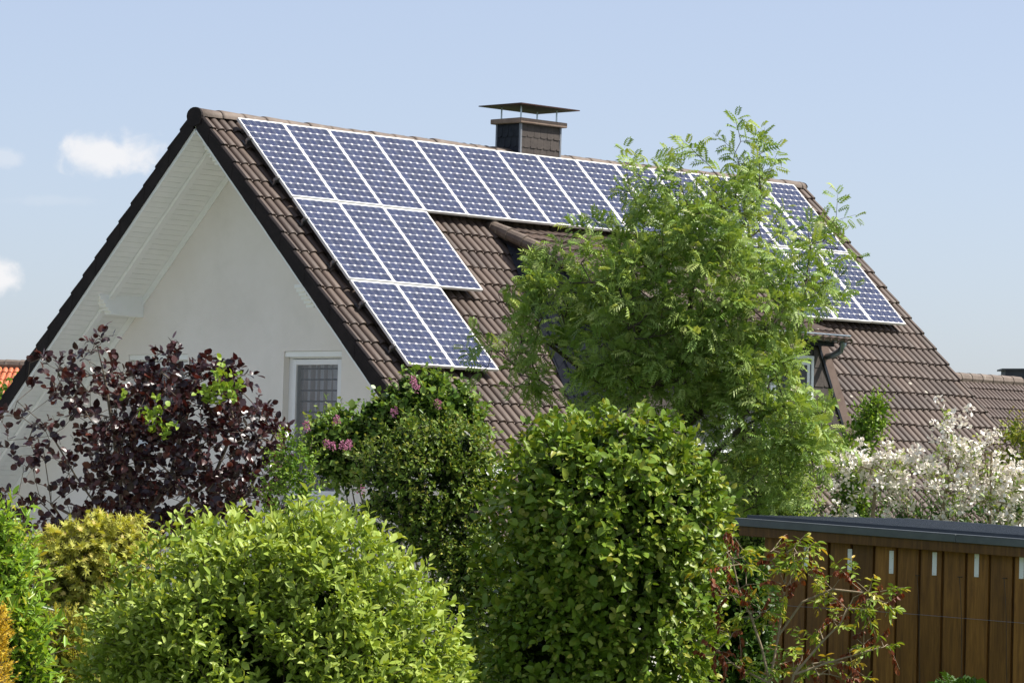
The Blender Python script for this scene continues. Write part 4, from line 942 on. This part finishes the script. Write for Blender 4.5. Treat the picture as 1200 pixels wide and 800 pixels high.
bush('shaded_shrub', 'dark green shrub in shade against the shed left end', [(800,1100),(812,760),(822,700),(848,668),(872,658),(888,668),(892,700),(893,760),(890,1100)], 30.4, 19, L_DARK, 'round', .060, 1300, 6, .18, .8, .10, 3, -.6, up=.3, width=.85, core=.4, young_p=.3)
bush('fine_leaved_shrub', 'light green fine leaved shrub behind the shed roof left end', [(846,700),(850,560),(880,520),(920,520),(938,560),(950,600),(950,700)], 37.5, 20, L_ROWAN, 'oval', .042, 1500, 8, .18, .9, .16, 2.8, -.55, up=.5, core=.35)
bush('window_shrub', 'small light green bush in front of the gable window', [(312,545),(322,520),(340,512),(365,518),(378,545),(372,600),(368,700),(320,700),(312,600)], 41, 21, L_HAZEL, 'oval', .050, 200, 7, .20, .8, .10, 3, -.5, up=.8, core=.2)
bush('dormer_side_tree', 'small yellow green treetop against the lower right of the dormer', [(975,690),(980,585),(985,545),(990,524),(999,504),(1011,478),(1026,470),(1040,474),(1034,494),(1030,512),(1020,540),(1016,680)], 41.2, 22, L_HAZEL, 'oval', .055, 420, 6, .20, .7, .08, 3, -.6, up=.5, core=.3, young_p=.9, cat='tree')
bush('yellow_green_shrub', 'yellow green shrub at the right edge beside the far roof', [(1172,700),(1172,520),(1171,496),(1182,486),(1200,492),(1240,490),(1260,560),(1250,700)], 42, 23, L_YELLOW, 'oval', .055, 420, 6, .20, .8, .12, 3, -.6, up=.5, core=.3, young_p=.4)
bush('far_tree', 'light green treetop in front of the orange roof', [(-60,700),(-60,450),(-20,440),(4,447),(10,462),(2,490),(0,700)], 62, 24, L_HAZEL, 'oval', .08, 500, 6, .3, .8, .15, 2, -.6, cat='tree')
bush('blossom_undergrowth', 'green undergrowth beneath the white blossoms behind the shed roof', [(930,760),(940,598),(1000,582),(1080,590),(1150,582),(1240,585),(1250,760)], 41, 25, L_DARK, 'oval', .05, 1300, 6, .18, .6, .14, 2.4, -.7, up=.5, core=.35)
# ------------------------------------------------------------------ open shrubs and trees grown on a skeleton
def open_plant(name, label, cat, poly, D, seed, n, mat, kind, size, k, slen, trunk, bark, barkr, depth=.8, keep=None, extra=(), up=.35, out=.3, rnd=.7, spread=.9, width=1., nscale=2.4, hole=-.35, upw=1., outw=.2, droop=.1, r_tip=.0035, surf=.5, trunk_r=.06, ythin=820, young_p=.4, R=None, step=.25, lr=.45):
    r = np.random.default_rng(seed)
    P1, N1 = volume_points(poly, D, int(n*surf)+1, r, True, depth, .4, R, ythin=ythin); P2, N2 = volume_points(poly, D, int(n*(1-surf))+1, r, False, depth, .5, R, ythin=ythin)
    P = np.concatenate([P1, P2]); Nn = np.concatenate([N1, N2])
    v = Noise(seed, nscale)(P)*.6 + Noise(seed+3, nscale*2.5)(P)*.6; kk = v > hole
    if keep is not None: kk &= keep(P, r)
    P, Nn = P[kk], Nn[kk]
    if len(extra):
        ex_ = np.array([at(x, y, D+dz) for x, y, dz in extra]); P = np.concatenate([P, ex_]); Nn = np.concatenate([Nn, norm(np.tile(UPV, (len(ex_), 1))+r.normal(0, .3, ex_.shape))])
    roots = [[at(x, y, D+dz) for x, y, dz in pl] for pl in trunk]; b0 = roots[0][0].copy(); roots[0] = [np.array([b0[0], b0[1], -.05])] + roots[0]
    t = thing(name, label, cat, (b0[0], b0[1], 0))
    nodes, par, rad, tip = grow(roots, P, r, r_tip, .5, step, trunk_r)
    # shoot direction follows the twig
    tdir = norm(P - nodes[np.maximum(par[tip], 0)])
    Nx = norm(Nn*.5 + tdir*.8)
    B, LD, d, tt, idx, L_ = shoots(P, Nx, r, slen, k, up, out+.4, rnd, spread=spread, droop=droop)
    Nl = leaf_normal(LD, Nn[idx], r, upw, outw, lr)
    st = r.uniform(0, 1, len(P)); tint = .1+.9*(.5*st[idx]+.5*r.uniform(0, 1, len(B))); yg = np.clip((tt-.5)*2, 0, 1)*(r.uniform(0, 1, len(B)) < young_p)*r.uniform(.3, 1, len(B))
    Vt = []; Ft = []
    for a in range(len(P)):
        p0 = P[a]; sd = norm(np.cross(d[a], fw+.01)); s2 = np.cross(d[a], sd); b = len(Vt)
        for pp, rr in ((p0, barkr), (p0+d[a]*L_[a]*.5-UPV*droop*L_[a]*.25, barkr*.7), (p0+d[a]*L_[a]*.98-UPV*droop*L_[a], barkr*.4)):
            Vt += [pp+sd*rr, pp-sd*rr*.5+s2*rr*.87, pp-sd*rr*.5-s2*rr*.87]
        for h in (0, 3): Ft += [(b+h,b+h+1,b+h+4,b+h+3),(b+h+1,b+h+2,b+h+5,b+h+4),(b+h+2,b+h,b+h+3,b+h+5)]
    skeleton_mesh('trunk', nodes, par, rad, bark, t, addV=Vt, addF=Ft)
    return t, P, Nn, (B, LD, Nl, size*r.uniform(.65, 1.2, len(B)), tint, yg, idx), r
# rowan
rp = [(584,372),(600,345),(622,322),(645,300),(662,275),(700,266),(752,262),(757,236),(749,216),(765,204),(800,210),(845,212),(860,198),(872,190),(888,192),(894,205),(892,215),(905,245),(930,258),(945,272),(990,282),(996,292),(968,305),(975,335),(990,352),(955,372),(935,385),(960,420),(945,432),(962,468),(975,500),(965,535),(940,565),(910,592),(870,600),(855,540),(820,490),(740,478),(660,480),(620,465),(604,440),(606,412),(592,395)]
tr = [[(812,1000,0),(812,800,0),(808,700,.05),(806,560,0),(806,470,0),(805,400,.05),(812,330,0),(822,270,.05),(838,225,0)],
      [(806,470,0),(770,420,-.3),(740,370,-.5),(700,330,-.7)], [(806,500,0),(860,440,-.2),(905,380,-.2),(945,330,0)],
      [(806,520,0),(750,480,.2),(690,440,.3),(640,400,.2)], [(806,560,0),(870,500,-.3),(930,470,-.5)], [(805,400,.05),(780,340,.4),(765,280,.5)], [(812,330,0),(850,300,.4),(890,270,.5)]]
rr_ = np.random.default_rng(77)
def kr(P, r):
    z_ = (P-EYE)@fw; y = 400-F*((P-EYE)@UP)/z_; x = 600+F*((P-EYE)@RT)/z_
    return r.uniform(0, 1, len(P)) < np.interp(y, [200, 290, 340], [.48, .72, 1])*np.where(y > 480, 1, np.where((y > 380) & (x > 912), .22, np.interp(x, [850, 920], [1, .55])))
ex = [(866,156,0),(868,166,.05),(862,178,0),(876,186,.1),(868,198,0),(858,214,0),(888,182,.1),(895,178,.15),(890,192,.1),(900,200,.2),(890,208,.1),(980,254,0),(976,260,0),
      (735,205,-.2),(742,196,-.2),(752,210,-.2),(765,190,-.2),(798,195,0),(818,182,0),(832,195,0),(785,188,0),(990,318,0),(982,326,0),(590,360,-.2),(600,372,-.1),(584,345,-.1),(577,408,-.1),(570,402,-.1),(560,425,-.1),(572,430,-.1),
      *[(rr_.uniform(815, 915), rr_.uniform(405, 570), rr_.uniform(-.6, .2)) for _ in range(100)], *[(rr_.uniform(640, 800), rr_.uniform(330, 460), rr_.uniform(-.6, .2)) for _ in range(30)],
      (700,262,-.2),(715,270,-.2),(690,272,-.2),(730,262,0),(755,240,-.2),(742,232,-.2),(738,225,-.2)]
t, P, Nn, (B, LD, Nl, s, tint, yg, idx), r = open_plant('rowan_tree', 'airy rowan tree with feathery leaves and cream flower heads before the roof', 'tree', rp, 36, 41, 1650, L_ROWAN, 'pinnate', .145, 8, .24, tr, M_BARKD, .0035, depth=.75, extra=ex, keep=kr, up=.35, droop=.05, hole=-.14, nscale=3.2, surf=.5, trunk_r=.075, young_p=.5, R=130, step=.3, spread=1.0)
leaves('crown', 'pinnate', B, LD, Nl, s, tint, yg, L_ROWAN, t)
q = r.permutation(len(P))[:52]; cluster('flower_head', P[q]+d_ if False else P[q]+np.array([0,0,.12])-fw*.12, r, 42, .052, .017, 'petal', L_CREAM, t, flat=.5)
# purple hazel
pp = [(0,640),(-30,560),(-30,500),(2,480),(22,474),(30,448),(40,425),(58,418),(78,436),(96,432),(108,402),(118,400),(128,432),(160,436),(176,424),(198,412),(218,416),(226,434),(244,430),(262,424),(280,440),(292,468),(316,482),(324,500),(340,515),(338,545),(330,640),(200,640)]
tr = [[(150,900,0),(148,640,0),(140,560,0),(132,500,0),(122,440,0),(114,405,0)], [(148,640,0),(90,560,-.2),(55,500,-.2),(20,470,-.2)], [(148,640,0),(200,560,.2),(215,490,.2),(205,430,.2)], [(148,640,0),(250,560,-.2),(275,500,-.2),(262,440,-.2)], [(148,640,0),(60,590,.3),(50,520,.3)], [(148,640,0),(290,580,.1),(325,500,.1)]]
def kp(P, r):
    x = 600+F*((P-EYE)@RT)/((P-EYE)@fw); return r.uniform(0, 1, len(P)) < np.interp(x, [0, 40, 85, 130], [.16, .22, .55, 1])
t, P, Nn, (B, LD, Nl, s, tint, yg, idx), r = open_plant('copper_hazel', 'dark purple leaved shrub in front of the white gable', 'shrub', pp, 43, 42, 1150, L_PURP, 'round', .095, 6, .24, tr, M_BARK, .004, depth=.7, keep=kp, extra=[(113,398,0),(118,403,0),(110,405,.1),(35,425,0),(48,420,0)], up=.3, droop=.2, hole=-.6, nscale=2.6, surf=.45, trunk_r=.03, R=95, upw=.6, outw=.6, r_tip=.0036)
leaves('foliage', 'round', B, LD, Nl, s, tint, yg, L_PURP, t)
gp = [(140,450),(172,440),(215,452),(236,424),(252,420),(282,446),(284,466),(250,478),(214,488),(205,520),(180,520),(172,486),(142,474)]
r = np.random.default_rng(99); Pg, Ng = volume_points(gp, 42.2, 110, r, False, .6, .1); Pg = Pg[Noise(3, 3.5)(Pg) > -.2]; Ng = Ng[:len(Pg)]
B, LD, d, tt, idx, L_ = shoots(Pg, Ng, r, .16, 6, .4, .4, .6)
leaves('green_foliage', 'round', B, LD, leaf_normal(LD, Ng[idx], r), .08*r.uniform(.6, 1.1, len(B)), r.uniform(0, 1, len(B)), r.uniform(0, .6, len(B)), L_HAZEL, t)
# white blossom shrub
wp = [(905,650),(915,600),(940,560),(968,536),(990,532),(1010,540),(1045,528),(1066,552),(1082,540),(1098,536),(1105,506),(1117,506),(1121,534),(1140,530),(1160,522),(1168,540),(1178,548),(1230,550),(1240,640),(1100,660),(930,650)]
tr = [[(1020,900,0),(1021,700,0),(1022,610,0),(1027,560,0)], [(1020,700,0),(1100,620,0),(1112,560,0),(1110,505,0)], [(1021,700,0),(960,600,.2),(952,540,.2)], [(1020,700,0),(1160,620,-.2),(1162,530,-.2)], [(1021,700,0),(1190,620,.3),(1215,570,.3)]]
t, P, Nn, (B, LD, Nl, s, tint, yg, idx), r = open_plant('blossom_shrub', 'shrub covered in white blossoms behind the shed roof', 'shrub', wp, 39.5, 43, 760, L_BLOSS, 'oval', .058, 5, .18, tr, M_BARKL, .003, depth=.6, extra=[(1104,497,0),(1112,500,0),(1110,492,0),(1116,508,0),(1160,513,0),(1163,520,0)], up=.4, droop=0, hole=-.15, nscale=3.2, surf=.4, trunk_r=.035, R=60, ythin=650)
leaves('foliage', 'oval', B, LD, Nl, s, tint, yg, L_BLOSS, t)
kf = r.uniform(0, 1, len(P)) < .76; Pf = P[kf]; cen = np.concatenate([Pf+r.normal(0, .05, Pf.shape)+[0,0,.06]-fw*.06, Pf[::2]+r.normal(0, .12, Pf[::2].shape)+[0,0,.05]])
cluster('blossom', cen, r, 15, .062, .052, 'petal', L_WHITE, t, flat=.7, up=.6)
# sapling with wilted leaves before the shed
cl = [(862,640),(850,655),(868,662),(845,690),(856,700),(905,648),(920,640),(936,640),(945,648),(930,655),(965,680),(985,672),(1002,680),(1020,690),(1036,692),(1040,706),(1012,708),(990,712),(975,700),(950,672),(880,706),(898,716),(862,745),(850,770),(872,775),(985,728),(1018,720),(958,745),(940,780),(955,790),(985,778),(968,778),(1010,762),(1034,756),(925,770),(905,785),(870,795),(842,740),(835,665),(838,760),(995,790),(915,700),(925,670)]
tr = [[(908,1100,0),(906,900,0),(902,800,0),(893,760,0),(880,722,0),(866,690,0),(858,655,0)], [(902,800,0),(912,745,.1),(918,700,.1),(924,650,.1)], [(906,880,0),(930,790,-.1),(965,750,-.1),(985,730,-.1),(1000,700,-.1)], [(912,745,.1),(940,705,.1),(975,690,.1),(1020,695,.1)], [(930,790,-.1),(970,776,-.1),(1032,758,-.1)], [(902,800,0),(862,780,.05),(845,765,.05)]]
jit = np.random.default_rng(8); ex = []
for x, y in cl:
    for _ in range(4): ex.append((x+jit.normal(0, 6), y+jit.normal(0, 5), jit.normal(0, .12)))
t, P, Nn, (B, LD, Nl, s, tint, yg, idx), r = open_plant('wilted_sapling', 'thin sapling with green and wilted red brown leaves in front of the shed', 'sapling', [(850,660),(1000,660),(1000,780),(850,780)], 27.6, 44, 16, L_SAP, 'lance', .066, 12, .15, tr, M_BARKL, .0028, depth=.15, extra=ex, up=.1, droop=.2, hole=-.9, trunk_r=.0105, r_tip=.0026, step=.12, lr=.6)
wl_ = (r.uniform(0, 1, len(P)) < .45)[idx]
leaves('foliage', 'lance', B[~wl_], LD[~wl_]*[1,1,.6]-UPV*.35, Nl[~wl_], s[~wl_], tint[~wl_], yg[~wl_], L_SAP, t, 1.3)
leaves('wilted_foliage', 'round', B[wl_], LD[wl_]*[.6,.6,.3]-UPV*.8, Nl[wl_]+r.normal(0, .8, Nl[wl_].shape), s[wl_]*.62, tint[wl_], yg[wl_], L_RED, t, .8)
# seedling at the foot of the shed
fp = at(1122, 812, 28.5); t = thing('fern', 'small fern like seedling at the bottom edge before the shed', 'fern', (fp[0], fp[1], 0))
r = np.random.default_rng(3); n = 16; ph = np.linspace(0, 6.28, n); LDf = norm(np.stack([np.cos(ph), np.sin(ph), np.full(n, .75)], 1)+r.normal(0, .15, (n, 3))); 
leaves('frond', 'pinnate', np.tile(fp, (n, 1)), LDf, norm(np.tile(UPV, (n, 1))+r.normal(0, .2, (n, 3))), .24*r.uniform(.7, 1.1, n), r.uniform(0, .5, n), np.zeros(n), L_DARK, t)
MB().tube([(fp[0], fp[1], -.02), (fp[0]+.01, fp[1], fp[2]*.5), tuple(fp)], .008, 6).build('stem', M_BARK, t)
sc.cycles.use_denoising = True; sc.cycles.max_bounces = 8; sc.cycles.transparent_max_bounces = 12
